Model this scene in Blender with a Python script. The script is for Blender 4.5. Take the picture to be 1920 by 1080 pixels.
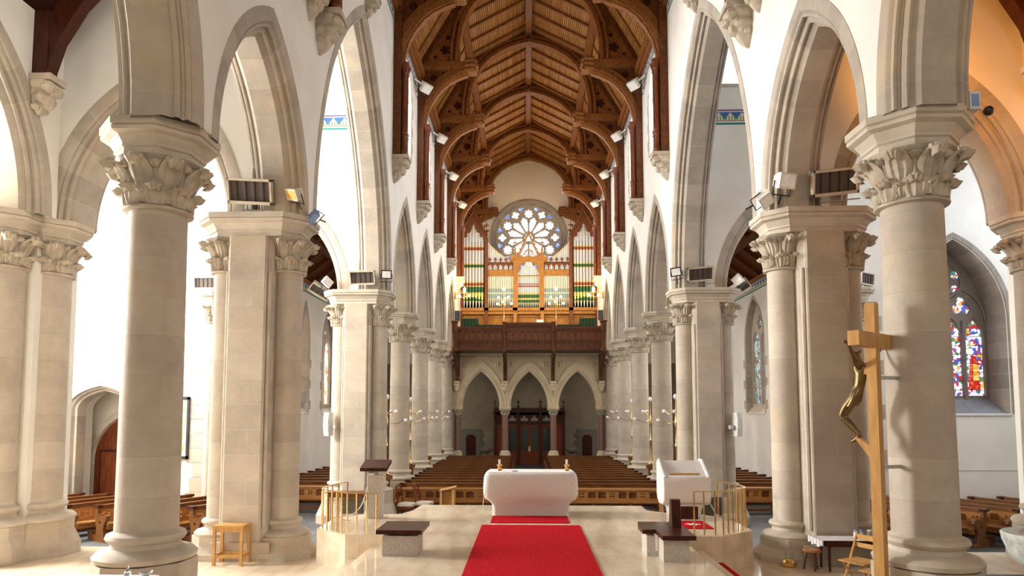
import bpy, bmesh, math, random
from mathutils import Vector, Matrix, noise
from mathutils.geometry import tessellate_polygon
random.seed(7)
PI = math.pi
for o in list(bpy.data.objects): bpy.data.objects.remove(o)
SC = bpy.context.scene
COL = SC.collection
# ------------------------------------------------------------------ camera
TH, PS = math.radians(4.1), math.radians(1.8)
cam = bpy.data.cameras.new('camera'); co = bpy.data.objects.new('camera', cam); COL.objects.link(co)
cam.sensor_width = 36; cam.lens = 1250 / 1920 * 36
cam.shift_x = (960 - 949) / 1920; cam.shift_y = (682 - 540) / 1920
co.location = (-0.1, 0, 2.4); co.rotation_euler = (PI / 2 + TH, 0, PS)
cam.clip_start = .05; cam.clip_end = 200
SC.camera = co
# ------------------------------------------------------------------ world, exposure
w = bpy.data.worlds.new('world'); SC.world = w; w.use_nodes = True
w.node_tree.nodes['Background'].inputs[0].default_value = (.75, .82, 1, 1)
w.node_tree.nodes['Background'].inputs[1].default_value = .25
SC.view_settings.view_transform = 'Standard'; SC.view_settings.look = 'None'
SC.view_settings.gamma = 1; SC.view_settings.exposure = -0.12
SC.view_settings.use_curve_mapping = False
# ------------------------------------------------------------------ large daylight areas (at the windows of the church) and an added choir fill
def area(name, loc, target, sx, sy, power, col=(1, 1, 1), spread=180):
    l = bpy.data.lights.new(name, 'AREA'); l.shape = 'RECTANGLE'; l.size = sx; l.size_y = sy
    l.energy = power; l.color = col; l.spread = math.radians(spread)
    o = bpy.data.objects.new(name, l); COL.objects.link(o); o.location = loc
    o.rotation_euler = (Vector(target) - Vector(loc)).to_track_quat('-Z', 'Y').to_euler()
    return o
area('daylight_left_transept_window', (-14.8, 15.2, 6.5), (0, 15.0, 3.0), 4.5, 7, 5800, (1, .97, .93))
area('daylight_right_transept_window', (14.8, 15.2, 7), (0, 15.5, 4), 4, 6, 420, (.78, .87, 1))
area('choir_fill_light', (0, -5.2, 8.5), (0, 14, 4.5), 5, 6, 400, (1, .90, .80))  # added fill from behind the camera, not a window
area('daylight_left_choir_window', (-12.4, 9.9, 4.6), (4.5, 7.8, 2.6), 1.8, 4, 2300, (1, .98, .95))
area('daylight_west_window', (0, 40.2, 13.2), (0, 25, 7), 3.2, 3.2, 250, (1, .97, .93))
for s in (-1, 1):
    for k, y in enumerate((20.8, 25.1, 29.5, 33.9)):
        area('daylight_clerestory', (s * 4.3, y, 12.3), (0, y, 9), 1.1, 2.6, 260 if s < 0 else 200, (.95, .97, 1))
    for k, y in enumerate((21.5, 25.8, 29.6, 34)):
        area('daylight_aisle_window', (s * 8.7, y, 4.6), (0, y, 2.5), 1.3, 3.5, 150, (1, .96, .88))
    area('daylight_crossing_clerestory', (s * 4.3, 15.2, 13.6), (0, 15.2, 6), 1.6, 1.6, 70, (1, .98, .95))
def point(name, loc, power, col, r=.08, kind='POINT', target=None, angle=70):
    l = bpy.data.lights.new(name, kind); l.energy = power; l.color = col; l.shadow_soft_size = r
    o = bpy.data.objects.new(name, l); COL.objects.link(o); o.location = loc
    if kind == 'SPOT':
        l.spot_size = math.radians(angle); l.spot_blend = .6
        o.rotation_euler = (Vector(target) - Vector(loc)).to_track_quat('-Z', 'Y').to_euler()
    return o
# ------------------------------------------------------------------ materials
MATS = {}
def newmat(name):
    m = bpy.data.materials.new(name); m.use_nodes = True; nt = m.node_tree
    b = nt.nodes['Principled BSDF']; MATS[name] = m
    return m, nt, b
def N(nt, t, **kw):
    n = nt.nodes.new(t)
    for k, v in kw.items():
        if k.startswith('i_'):
            key = k[2:]; key = int(key) if key.isdigit() else key.replace('_', ' ')
            n.inputs[key].default_value = v
        else: setattr(n, k, v)
    return n
def L(nt, a, b): nt.links.new(a, b)
def c4(c): return (c[0], c[1], c[2], 1)
def noisemix(nt, b, c1, c2, scale, detail=5, vec=None, lo=.35, hi=.65, rough=None, bump=0, bscale=None):
    tc = N(nt, 'ShaderNodeTexCoord'); n = N(nt, 'ShaderNodeTexNoise', i_Scale=scale, i_Detail=detail)
    L(nt, vec or tc.outputs['Object'], n.inputs['Vector'])
    r = N(nt, 'ShaderNodeValToRGB'); r.color_ramp.elements[0].position = lo; r.color_ramp.elements[1].position = hi
    r.color_ramp.elements[0].color = c4(c1); r.color_ramp.elements[1].color = c4(c2)
    L(nt, n.outputs['Fac'], r.inputs['Fac'])
    if b is not None: L(nt, r.outputs['Color'], b.inputs['Base Color'])
    if bump:
        bn = N(nt, 'ShaderNodeBump', i_Strength=bump, i_Distance=.02)
        n2 = N(nt, 'ShaderNodeTexNoise', i_Scale=bscale or scale * 6, i_Detail=4)
        L(nt, tc.outputs['Object'], n2.inputs['Vector']); L(nt, n2.outputs['Fac'], bn.inputs['Height'])
        L(nt, bn.outputs['Normal'], b.inputs['Normal'])
    return r
def simple(name, c, rough=.5, metal=0, c2=None, scale=8, bump=0, emit=0, spec=None, alpha=None, trans=0):
    m, nt, b = newmat(name)
    b.inputs['Roughness'].default_value = rough; b.inputs['Metallic'].default_value = metal
    noisemix(nt, b, c, c2 or tuple(x * .85 for x in c), scale, bump=bump)
    if emit: b.inputs['Emission Color'].default_value = c4(c); b.inputs['Emission Strength'].default_value = emit
    if spec is not None: b.inputs['Specular IOR Level'].default_value = spec
    if trans: b.inputs['Transmission Weight'].default_value = trans
    return m
def ashlar(name, c1, c2, mort, row=.42, wid=.85, uv=False, msize=.008, rough=.75, vecxy=False, stain=None):
    m, nt, b = newmat(name); b.inputs['Roughness'].default_value = rough
    tc = N(nt, 'ShaderNodeTexCoord')
    if uv: v = tc.outputs['UV']
    else:
        sx = N(nt, 'ShaderNodeSeparateXYZ'); L(nt, tc.outputs['Object'], sx.inputs[0])
        cx = N(nt, 'ShaderNodeCombineXYZ')
        if vecxy: L(nt, sx.outputs[0], cx.inputs[0]); L(nt, sx.outputs[1], cx.inputs[1])
        else:
            ad = N(nt, 'ShaderNodeMath', operation='ADD'); L(nt, sx.outputs[0], ad.inputs[0]); L(nt, sx.outputs[1], ad.inputs[1])
            L(nt, ad.outputs[0], cx.inputs[0]); L(nt, sx.outputs[2], cx.inputs[1])
        v = cx.outputs[0]
    br = N(nt, 'ShaderNodeTexBrick', i_Scale=1.0, i_Mortar_Size=msize, i_Bias=0.0, i_Brick_Width=wid, i_Row_Height=row)
    br.inputs['Color1'].default_value = c4(c1); br.inputs['Color2'].default_value = c4(c2); br.inputs['Mortar'].default_value = c4(mort)
    br.inputs['Mortar Smooth'].default_value = .3
    L(nt, v, br.inputs['Vector'])
    n = N(nt, 'ShaderNodeTexNoise', i_Scale=2.5, i_Detail=8, i_Roughness=.65); L(nt, tc.outputs['Object'], n.inputs['Vector'])
    r = N(nt, 'ShaderNodeMapRange', i_1=.3, i_2=.7, i_3=.82, i_4=1.1); L(nt, n.outputs['Fac'], r.inputs[0])
    mx = N(nt, 'ShaderNodeMix', data_type='RGBA', blend_type='MULTIPLY'); mx.inputs['Factor'].default_value = 1
    L(nt, br.outputs['Color'], mx.inputs[6]); L(nt, r.outputs[0], mx.inputs[7]); out = mx.outputs[2]
    if stain:
        n3 = N(nt, 'ShaderNodeTexNoise', i_Scale=.9, i_Detail=3); L(nt, tc.outputs['Object'], n3.inputs['Vector'])
        r3 = N(nt, 'ShaderNodeMapRange', i_1=.56, i_2=.7, i_3=0., i_4=.55); L(nt, n3.outputs['Fac'], r3.inputs[0])
        m3 = N(nt, 'ShaderNodeMix', data_type='RGBA'); L(nt, r3.outputs[0], m3.inputs[0]); L(nt, out, m3.inputs[6]); m3.inputs[7].default_value = c4(stain); out = m3.outputs[2]
    L(nt, out, b.inputs['Base Color'])
    bn = N(nt, 'ShaderNodeBump', i_Strength=.25, i_Distance=.01)
    n2 = N(nt, 'ShaderNodeTexNoise', i_Scale=30, i_Detail=4); L(nt, tc.outputs['Object'], n2.inputs['Vector']); L(nt, n2.outputs['Fac'], bn.inputs['Height'])
    L(nt, bn.outputs['Normal'], b.inputs['Normal'])
    return m
STONE = ashlar('limestone_ashlar', (.555, .48, .39), (.47, .405, .325), (.58, .51, .42), stain=(.55, .42, .27), msize=.005)
SHAFT = ashlar('limestone_drums', (.57, .50, .41), (.47, .405, .33), (.44, .38, .31), row=.47, wid=400, stain=(.56, .44, .28), msize=.004)
ARCHST = ashlar('limestone_arch', (.49, .43, .355), (.36, .315, .265), (.52, .46, .38), row=3, wid=.55, uv=True, stain=(.58, .45, .28))
CARVED = simple('carved_limestone', (.58, .51, .41), .8, c2=(.42, .36, .28), scale=6, bump=.3)
ABAC = simple('abacus_stone', (.60, .53, .43), .75, c2=(.48, .42, .34), scale=3, bump=.15)
PLASTER = simple('white_plaster', (.86, .84, .79), .85, c2=(.80, .775, .72), scale=1.2, bump=.06)
CREAM = simple('cream_plaster', (.93, .87, .73), .85, c2=(.9, .83, .68), scale=1.2)
GALST = simple('gallery_stone', (.76, .66, .47), .75, c2=(.68, .57, .39), scale=2)
SHADEWALL = simple('shaded_plaster', (.33, .27, .19), .9, c2=(.28, .23, .16), scale=1.5)  # west wall plaster with the shade under the gallery put into its colour
MARBLE, nt, b = newmat('cream_marble')
b.inputs['Roughness'].default_value = .09
tc = N(nt, 'ShaderNodeTexCoord'); mp = N(nt, 'ShaderNodeMapping'); mp.inputs['Scale'].default_value = (1.2, .35, 1)
L(nt, tc.outputs['Object'], mp.inputs[0]); r = noisemix(nt, None, (.80, .69, .53), (.66, .53, .38), 3.5, 8, vec=mp.outputs[0])
br = N(nt, 'ShaderNodeTexBrick', i_Scale=1., i_Mortar_Size=.003, i_Brick_Width=.9, i_Row_Height=.45)
br.inputs['Color1'].default_value = (1, 1, 1, 1); br.inputs['Color2'].default_value = (.93, .92, .9, 1); br.inputs['Mortar'].default_value = (.72, .66, .58, 1)
L(nt, tc.outputs['Object'], br.inputs['Vector'])
mx = N(nt, 'ShaderNodeMix', data_type='RGBA', blend_type='MULTIPLY'); mx.inputs['Factor'].default_value = 1
L(nt, r.outputs['Color'], mx.inputs[6]); L(nt, br.outputs['Color'], mx.inputs[7]); L(nt, mx.outputs[2], b.inputs['Base Color'])
SLATE = ashlar('slate_floor', (.075, .082, .09), (.115, .12, .127), (.045, .047, .05), row=.6, wid=.6, vecxy=True, rough=.5, msize=.012)
def wood(name, c1, c2, rough=.4, sc=(2, 2, 14), axis=None):
    m, nt, b = newmat(name); b.inputs['Roughness'].default_value = rough; b.inputs['Specular IOR Level'].default_value = .18
    tc = N(nt, 'ShaderNodeTexCoord'); mp = N(nt, 'ShaderNodeMapping'); mp.inputs['Scale'].default_value = sc
    L(nt, tc.outputs['Object'], mp.inputs[0])
    noisemix(nt, b, c1, c2, 2.2, 6, vec=mp.outputs[0], lo=.3, hi=.7); return m
OAK = wood('pew_oak', (.21, .085, .026), (.115, .043, .013), .38, (1.2, 9, 9))
OAKL = wood('pew_oak_light', (.43, .195, .06), (.27, .11, .033), .38, (1.2, 9, 9))
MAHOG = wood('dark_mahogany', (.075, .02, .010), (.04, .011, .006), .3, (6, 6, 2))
REDWOOD = wood('red_door_wood', (.21, .055, .018), (.11, .025, .009), .4, (9, 9, 1.2))
PINE = wood('pine', (.62, .36, .13), (.48, .25, .08), .4, (8, 8, 1.5))
TRUSS = wood('truss_timber', (.17, .057, .016), (.085, .027, .008), .5, (5, 5, 3))
TRUSSL = wood('truss_timber_light', (.32, .125, .034), (.19, .068, .017), .5, (5, 5, 3))
ORGW = wood('organ_oak', (.50, .25, .07), (.36, .16, .04), .4, (6, 6, 2))
ORGD = wood('organ_dark_oak', (.24, .09, .035), (.13, .045, .018), .4, (6, 6, 2))
GALW = wood('gallery_dark_oak', (.15, .055, .025), (.07, .025, .012), .35, (6, 6, 3))
BOARDS, nt, b = newmat('roof_boards'); b.inputs['Roughness'].default_value = .6; b.inputs['Specular IOR Level'].default_value = .15
tc = N(nt, 'ShaderNodeTexCoord')
br = N(nt, 'ShaderNodeTexBrick', i_Scale=1., i_Mortar_Size=.012, i_Brick_Width=3.1, i_Row_Height=.085)
br.inputs['Color1'].default_value = (.60, .29, .085, 1); br.inputs['Color2'].default_value = (.38, .165, .045, 1); br.inputs['Mortar'].default_value = (.08, .03, .012, 1)
L(nt, tc.outputs['UV'], br.inputs['Vector']); L(nt, br.outputs['Color'], b.inputs['Base Color'])
GRANITE, nt, b = newmat('speckled_granite'); b.inputs['Roughness'].default_value = .6
tc = N(nt, 'ShaderNodeTexCoord'); vo = N(nt, 'ShaderNodeTexVoronoi', i_Scale=130.); L(nt, tc.outputs['Object'], vo.inputs['Vector'])
r = N(nt, 'ShaderNodeValToRGB'); L(nt, vo.outputs['Color'], r.inputs['Fac'])
r.color_ramp.elements[0].color = (.33, .285, .245, 1); r.color_ramp.elements[1].color = (.62, .56, .50, 1); r.color_ramp.elements[1].position = .55
L(nt, r.outputs['Color'], b.inputs['Base Color'])
WGRAN, nt, b = newmat('white_granite'); b.inputs['Roughness'].default_value = .6
tc = N(nt, 'ShaderNodeTexCoord'); vo = N(nt, 'ShaderNodeTexVoronoi', i_Scale=120.); L(nt, tc.outputs['Object'], vo.inputs['Vector'])
r = N(nt, 'ShaderNodeValToRGB'); L(nt, vo.outputs['Color'], r.inputs['Fac'])
r.color_ramp.elements[0].color = (.50, .46, .43, 1); r.color_ramp.elements[1].color = (.70, .665, .64, 1); r.color_ramp.elements[1].position = .4
L(nt, r.outputs['Color'], b.inputs['Base Color'])
FONTST = simple('font_marble', (.62, .66, .62), .35, c2=(.38, .42, .37), scale=9)
CARPET = simple('red_carpet', (.52, .012, .02), .95, c2=(.40, .006, .012), scale=25, bump=.5, spec=.05)
BRASS = simple('brass', (.80, .56, .24), .25, 1, c2=(.7, .46, .18))
GOLD = simple('gilt', (.85, .60, .18), .3, 1)
BRONZE = simple('bronze', (.24, .17, .08), .38, 1, c2=(.17, .12, .055))
STEEL = simple('grey_steel', (.55, .55, .52), .4, .6)
BLACK = simple('black_metal', (.02, .02, .022), .4)
WHITEP = simple('white_enamel', (.82, .81, .77), .45)
CREAMP = simple('cream_enamel', (.62, .54, .42), .45)
BLUEP = simple('blue_enamel', (.25, .38, .68), .4)
MESHG = simple('heater_mesh', (.12, .09, .075), .7, c2=(.09, .065, .055), scale=60)
WHITE = simple('white_cloth', (.85, .84, .84), .9)
GREENC = simple('green_cloth', (.012, .05, .028), .9)
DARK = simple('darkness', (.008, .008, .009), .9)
REDP = simple('red_paint', (.62, .02, .02), .35)
GLASSL = simple('lamp_glass', (.9, .9, .88), .2, emit=.08)
LAMPON = simple('lit_globe', (1, .78, .42), .3, emit=14)
PAPER = simple('paper', (.8, .85, .84), .8, c2=(.72, .6, .35), scale=14)
COLRED = simple('red_marble_shaft', (.30, .16, .12), .3, c2=(.2, .1, .08), scale=12)
DAY, nt, b = newmat('bright_window_glass')
b.inputs['Base Color'].default_value = (.8, .85, .9, 1); b.inputs['Roughness'].default_value = .3
b.inputs['Emission Color'].default_value = (.93, .96, 1, 1); b.inputs['Emission Strength'].default_value = 3.2
def stained(name, cols, scale, strength, lead=.03, white=.4):
    m, nt, b = newmat(name); b.inputs['Roughness'].default_value = .3
    tc = N(nt, 'ShaderNodeTexCoord')
    vo = N(nt, 'ShaderNodeTexVoronoi', i_Scale=scale); L(nt, tc.outputs['Object'], vo.inputs['Vector'])
    ve = N(nt, 'ShaderNodeTexVoronoi', i_Scale=scale, feature='DISTANCE_TO_EDGE'); L(nt, tc.outputs['Object'], ve.inputs['Vector'])
    sp = N(nt, 'ShaderNodeSeparateColor'); L(nt, vo.outputs['Color'], sp.inputs[0])
    r = N(nt, 'ShaderNodeValToRGB'); r.color_ramp.interpolation = 'CONSTANT'; L(nt, sp.outputs[0], r.inputs['Fac'])
    while len(r.color_ramp.elements) < len(cols): r.color_ramp.elements.new(.5)
    for i, c in enumerate(cols):
        r.color_ramp.elements[i].position = i / len(cols); r.color_ramp.elements[i].color = c4(c)
    g = N(nt, 'ShaderNodeMath', operation='GREATER_THAN'); g.inputs[1].default_value = lead; L(nt, ve.outputs['Distance'], g.inputs[0])
    ms = N(nt, 'ShaderNodeMath', operation='MULTIPLY'); ms.inputs[1].default_value = strength; L(nt, g.outputs[0], ms.inputs[0])
    b.inputs['Base Color'].default_value = (.03, .03, .03, 1)
    L(nt, r.outputs['Color'], b.inputs['Emission Color']); L(nt, ms.outputs[0], b.inputs['Emission Strength'])
    return m
SG1 = stained('stained_glass', [(.85, .85, 1), (.05, .1, .5), (.9, .9, 1), (.5, .02, .03), (.7, .4, .05), (.05, .25, .1), (.75, .8, .95), (.3, .06, .25), (1, .95, 1), (.95, .8, .9)], 12, 1.5)
SGW = stained('stained_glass_pale', [(1, .95, .85), (1, .85, .6), (1, 1, 1), (.8, .3, .1), (.9, .95, 1), (.9, .6, .25)], 7, 1.8)
SGC = stained('stained_glass_cool', [(.5, .6, .55), (.1, .2, .35), (.7, .75, .6), (.2, .3, .15), (.4, .1, .08), (.6, .7, .8)], 10, .9)
SGR = stained('rose_glass', [(1, 1, 1), (.95, .95, 1), (1, .98, .95), (1, .85, .8), (.9, .92, 1), (1, 1, .95)], 5, 2.1, lead=.02)
SGB = stained('rose_blue_glass', [(.2, .35, .9), (.35, .5, 1), (.6, .75, 1), (.15, .25, .7)], 8, 1.3)
SGP = stained('rose_pink_glass', [(1, .6, .45), (.9, .4, .3), (1, .8, .7)], 8, 1.6)
# painted frieze: bands and triangles
def frieze_mat(name, axis, z0, z1):
    m, nt, b = newmat(name); b.inputs['Roughness'].default_value = .8
    tc = N(nt, 'ShaderNodeTexCoord'); sx = N(nt, 'ShaderNodeSeparateXYZ'); L(nt, tc.outputs['Object'], sx.inputs[0])
    v = N(nt, 'ShaderNodeMapRange', i_1=z0, i_2=z1, i_3=0., i_4=1.); L(nt, sx.outputs[2], v.inputs[0])
    pp = N(nt, 'ShaderNodeMath', operation='PINGPONG'); pp.inputs[1].default_value = .16; L(nt, sx.outputs[axis], pp.inputs[0])
    sc = N(nt, 'ShaderNodeMapRange', i_1=0., i_2=.16, i_3=.3, i_4=.78); L(nt, pp.outputs[0], sc.inputs[0])
    gt = N(nt, 'ShaderNodeMath', operation='GREATER_THAN'); L(nt, v.outputs[0], gt.inputs[0]); L(nt, sc.outputs[0], gt.inputs[1])
    tri = N(nt, 'ShaderNodeMix', data_type='RGBA'); L(nt, gt.outputs[0], tri.inputs[0])
    tri.inputs[6].default_value = (.66, .66, .5, 1); tri.inputs[7].default_value = (.04, .13, .36, 1)
    pp2 = N(nt, 'ShaderNodeMath', operation='PINGPONG'); pp2.inputs[1].default_value = .04; L(nt, sx.outputs[axis], pp2.inputs[0])
    g2 = N(nt, 'ShaderNodeMath', operation='GREATER_THAN'); g2.inputs[1].default_value = .026; L(nt, pp2.outputs[0], g2.inputs[0])
    g3 = N(nt, 'ShaderNodeMath', operation='LESS_THAN'); g3.inputs[1].default_value = .55; L(nt, v.outputs[0], g3.inputs[0])
    mu = N(nt, 'ShaderNodeMath', operation='MULTIPLY'); L(nt, g2.outputs[0], mu.inputs[0]); L(nt, g3.outputs[0], mu.inputs[1])
    t2 = N(nt, 'ShaderNodeMix', data_type='RGBA'); L(nt, mu.outputs[0], t2.inputs[0]); L(nt, tri.outputs[2], t2.inputs[6]); t2.inputs[7].default_value = (.10, .22, .06, 1)
    r = N(nt, 'ShaderNodeValToRGB'); r.color_ramp.interpolation = 'CONSTANT'; L(nt, v.outputs[0], r.inputs['Fac'])
    st = [(0, (.03, .22, .22), 1), (.12, (.8, .78, .7), 1), (.2, (.4, .05, .05), 1), (.24, (0, 0, 0), 0), (.8, (.8, .78, .7), 1), (.85, (.5, .06, .06), 1), (.9, (.04, .13, .36), 1), (.95, (.75, .6, .5), 1)]
    while len(r.color_ramp.elements) < len(st): r.color_ramp.elements.new(.5)
    for i, (p, c, a) in enumerate(st): r.color_ramp.elements[i].position = p; r.color_ramp.elements[i].color = (*c, a)
    f = N(nt, 'ShaderNodeMix', data_type='RGBA'); L(nt, r.outputs['Alpha'], f.inputs[0]); L(nt, t2.outputs[2], f.inputs[6]); L(nt, r.outputs['Color'], f.inputs[7])
    L(nt, f.outputs[2], b.inputs['Base Color']); return m
# bands by height, for painted organ pipes
def banded(name, stops, rough=.35, metal=.0):
    m, nt, b = newmat(name); b.inputs['Roughness'].default_value = rough; b.inputs['Metallic'].default_value = metal
    tc = N(nt, 'ShaderNodeTexCoord'); sx = N(nt, 'ShaderNodeSeparateXYZ'); L(nt, tc.outputs['Object'], sx.inputs[0])
    z0, z1 = stops[0][0], stops[-1][0] + .01
    v = N(nt, 'ShaderNodeMapRange', i_1=z0, i_2=z1, i_3=0., i_4=1.); L(nt, sx.outputs[2], v.inputs[0])
    r = N(nt, 'ShaderNodeValToRGB'); r.color_ramp.interpolation = 'CONSTANT'; L(nt, v.outputs[0], r.inputs['Fac'])
    while len(r.color_ramp.elements) < len(stops): r.color_ramp.elements.new(.5)
    for i, (z, c) in enumerate(stops): r.color_ramp.elements[i].position = (z - z0) / (z1 - z0); r.color_ramp.elements[i].color = c4(c)
    L(nt, r.outputs['Color'], b.inputs['Base Color']); return m
# ------------------------------------------------------------------ mesh builder
class MB:
    def __init__(s): s.v = []; s.f = []; s.uv = {}; s.M = Matrix()
    def vert(s, p): s.v.append(tuple(s.M @ Vector(p))); return len(s.v) - 1
    def face(s, idx, uv=None):
        s.f.append(tuple(idx))
        if uv: s.uv[len(s.f) - 1] = uv
    def box(s, x0, x1, y0, y1, z0, z1):
        i = [s.vert(p) for p in ((x0, y0, z0), (x1, y0, z0), (x1, y1, z0), (x0, y1, z0), (x0, y0, z1), (x1, y0, z1), (x1, y1, z1), (x0, y1, z1))]
        for q in ((0, 3, 2, 1), (4, 5, 6, 7), (0, 1, 5, 4), (1, 2, 6, 5), (2, 3, 7, 6), (3, 0, 4, 7)): s.face([i[k] for k in q])
        return s
    def grid(s, rows, closed=False, uvs=None, capa=False, capb=False):
        ids = [[s.vert(p) for p in r] for r in rows]; n = len(rows[0])
        for a in range(len(rows) - 1):
            for k in range(n if closed else n - 1):
                k2 = (k + 1) % n
                s.face([ids[a][k], ids[a][k2], ids[a + 1][k2], ids[a + 1][k]],
                       [uvs[a][k], uvs[a][k2], uvs[a + 1][k2], uvs[a + 1][k]] if uvs else None)
        if capa: s.face(ids[0][::-1])
        if capb: s.face(ids[-1])
        return s
    def lathe(s, prof, n=24, c=(0, 0), cap=True, off=0):
        s.grid([[(c[0] + r * math.cos(2 * PI * (k + off) / n), c[1] + r * math.sin(2 * PI * (k + off) / n), z) for k in range(n)] for r, z in prof], True, capa=cap, capb=cap)
        return s
    def tube(s, pts, r, n=8, cap=True):
        pts = [Vector(p) for p in pts]; rows = []; ref = None
        for i, p in enumerate(pts):
            t = (pts[min(i + 1, len(pts) - 1)] - pts[max(i - 1, 0)]).normalized()
            if ref is None: ref = Vector((0, 0, 1)) if abs(t.z) < .9 else Vector((1, 0, 0))
            u = t.cross(ref).normalized(); v = u.cross(t); ref = v
            rr = r[i] if isinstance(r, (list, tuple)) else r
            rows.append([tuple(p + u * rr * math.cos(2 * PI * k / n) + v * rr * math.sin(2 * PI * k / n)) for k in range(n)])
        return s.grid(rows, True, capa=cap, capb=cap)
    def sphere(s, c, r, n=10, sq=(1, 1, 1)):
        prof = []
        rows = []
        for j in range(n // 2 + 1):
            t = PI * j / (n // 2); rr = max(math.sin(t), 1e-3)
            rows.append([(c[0] + sq[0] * r * rr * math.cos(2 * PI * k / n), c[1] + sq[1] * r * rr * math.sin(2 * PI * k / n), c[2] - sq[2] * r * math.cos(t)) for k in range(n)])
        return s.grid(rows, True, capa=True, capb=True)
    def plate(s, loops, d0, d1, f):
        """loops of (u,v); f(u,v,d)->xyz"""
        loops = [[Vector((p[0], p[1], 0)) for p in lp] for lp in loops]
        flat = [p for lp in loops for p in lp]
        tris = tessellate_polygon(loops)
        A = [s.vert(f(p.x, p.y, d0)) for p in flat]; B = [s.vert(f(p.x, p.y, d1)) for p in flat]
        for t in tris: s.face([A[t[0]], A[t[1]], A[t[2]]]); s.face([B[t[2]], B[t[1]], B[t[0]]])
        o = 0
        for lp in loops:
            n = len(lp)
            for k in range(n): a = o + k; b = o + (k + 1) % n; s.face([A[a], A[b], B[b], B[a]])
            o += n
        return s
    def build(s, name, mat, parent=None, smooth=True, ang=38, fix=True):
        me = bpy.data.meshes.new(name); me.from_pydata(s.v, [], s.f); me.materials.append(mat)
        if s.uv:
            ul = me.uv_layers.new(name='UVMap')
            for p in me.polygons:
                u = s.uv.get(p.index)
                if u:
                    for k, li in enumerate(p.loop_indices): ul.data[li].uv = u[k]
        if fix:
            bm = bmesh.new(); bm.from_mesh(me); bmesh.ops.recalc_face_normals(bm, faces=bm.faces); bm.to_mesh(me); bm.free()
        if smooth:
            me.polygons.foreach_set('use_smooth', [True] * len(me.polygons)); me.set_sharp_from_angle(angle=math.radians(ang))
        o = bpy.data.objects.new(name, me); COL.objects.link(o)
        if parent is not None: o.parent = parent; o.matrix_parent_inverse = parent.matrix_world_i if hasattr(parent, 'matrix_world_i') else Matrix()
        return o
def tag(o, label=None, cat=None, group=None, kind=None):
    if label: o['label'] = label
    if cat: o['category'] = cat
    if group: o['group'] = group
    if kind: o['kind'] = kind
    return o
def empty(name, loc, label, cat, group=None, rz=0):
    o = bpy.data.objects.new(name, None); COL.objects.link(o); o.location = loc; o.rotation_euler = (0, 0, rz); o.empty_display_size = .2
    return tag(o, label, cat, group)
def struct(o): o['kind'] = 'structure'; return o
def copytree(o, parent=None):
    c = o.copy(); COL.objects.link(c); c.parent = parent
    for ch in list(o.children): copytree(ch, c)
    return c
def place(proto, loc, label, group=None, rz=None, first=None):
    if not proto.get('_used'): proto['_used'] = 1; c = proto
    else: c = copytree(proto)
    c.location = loc
    if rz is not None: c.rotation_euler[2] = rz
    c['label'] = label
    if group: c['group'] = group
    return c
def T(x=0, y=0, z=0): return Matrix.Translation((x, y, z))
def RZ(a): return Matrix.Rotation(a, 4, 'Z')
def RX(a): return Matrix.Rotation(a, 4, 'X')
def RY(a): return Matrix.Rotation(a, 4, 'Y')
def arch(a, h, n=16, o=0):
    """pointed arch, right spring -> apex -> left spring, (u, v) with v from the springing line"""
    if h < a:
        A, H = a - o, h - o * .75
        right = [(A * ((1 - t) ** 2 + 1.7 * t * (1 - t)), H * (1.5 * t * (1 - t) + t * t)) for t in [k / n for k in range(n + 1)]]
        return right + [(-u, v) for u, v in right[-2::-1]]
    R = (h * h + a * a) / (2 * a); e = R - a; r = R - o
    fm = math.acos(max(-1, min(1, e / r)))
    right = [(-e + r * math.cos(fm * k / n), r * math.sin(fm * k / n)) for k in range(n + 1)]
    return right + [(-u, v) for u, v in right[-2::-1]]
def ffront(y): return lambda u, v, d: (u, y + d, v)          # plate in XZ plane, depth +Y
def fside(s, x): return lambda u, v, d: (s * (x + d), u, v)  # plate in YZ plane, depth outward
def fflat(z): return lambda u, v, d: (u, v, z + d)
def circ(cx, cy, r, n=16): return [(cx + r * math.cos(2 * PI * k / n), cy + r * math.sin(2 * PI * k / n)) for k in range(n)]
def foil(cx, cy, R, k, rr, n=6, rot=0):
    """multifoil hole outline: k lobes of radius rr on radius R"""
    pts = []
    for i in range(k):
        a = rot + 2 * PI * i / k; ca, sa = math.cos(a), math.sin(a)
        for j in range(n + 1):
            t = a - PI * .62 + PI * 1.24 * j / n
            pts.append((cx + R * ca + rr * math.cos(t), cy + R * sa + rr * math.sin(t)))
    return pts
def mold(mb, a, h, cu, z0, prof, f, n=16, stilt=0):
    """sweep profile [(inward offset, depth)] round a pointed arch"""
    cum = [0]
    for i in range(1, len(prof)): cum.append(cum[-1] + math.dist(prof[i], prof[i - 1]))
    rows = []; uvs = []; m = None
    cols = [arch(a, h, n, o) for o, d in prof]
    ref = cols[0]; ln = [0]
    for i in range(1, len(ref)): ln.append(ln[-1] + math.dist(ref[i], ref[i - 1]))
    for i in range(len(ref)):
        rows.append([f(cu + c[i][0], z0 + c[i][1], p[1]) for c, p in zip(cols, prof)])
        uvs.append([(ln[i], cum[k]) for k in range(len(prof))])
    if stilt:
        for at in (0, -1):
            c0 = [f(cu + c[at][0], z0 - stilt, p[1]) for c, p in zip(cols, prof)]
            u0 = [(ln[at] + (-stilt if at == 0 else stilt), cum[k]) for k in range(len(prof))]
            if at == 0: rows.insert(0, c0); uvs.insert(0, u0)
            else: rows.append(c0); uvs.append(u0)
    mb.grid(rows, uvs=uvs)
# ================================================================== SETTING
YC = [22.95, 27.3, 31.7, 36.1]
P1Y, P2Y, C0Y = 11.55, 18.75, 7.87
WX, WT = 3.95, .9
ZS = 5.78
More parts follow.
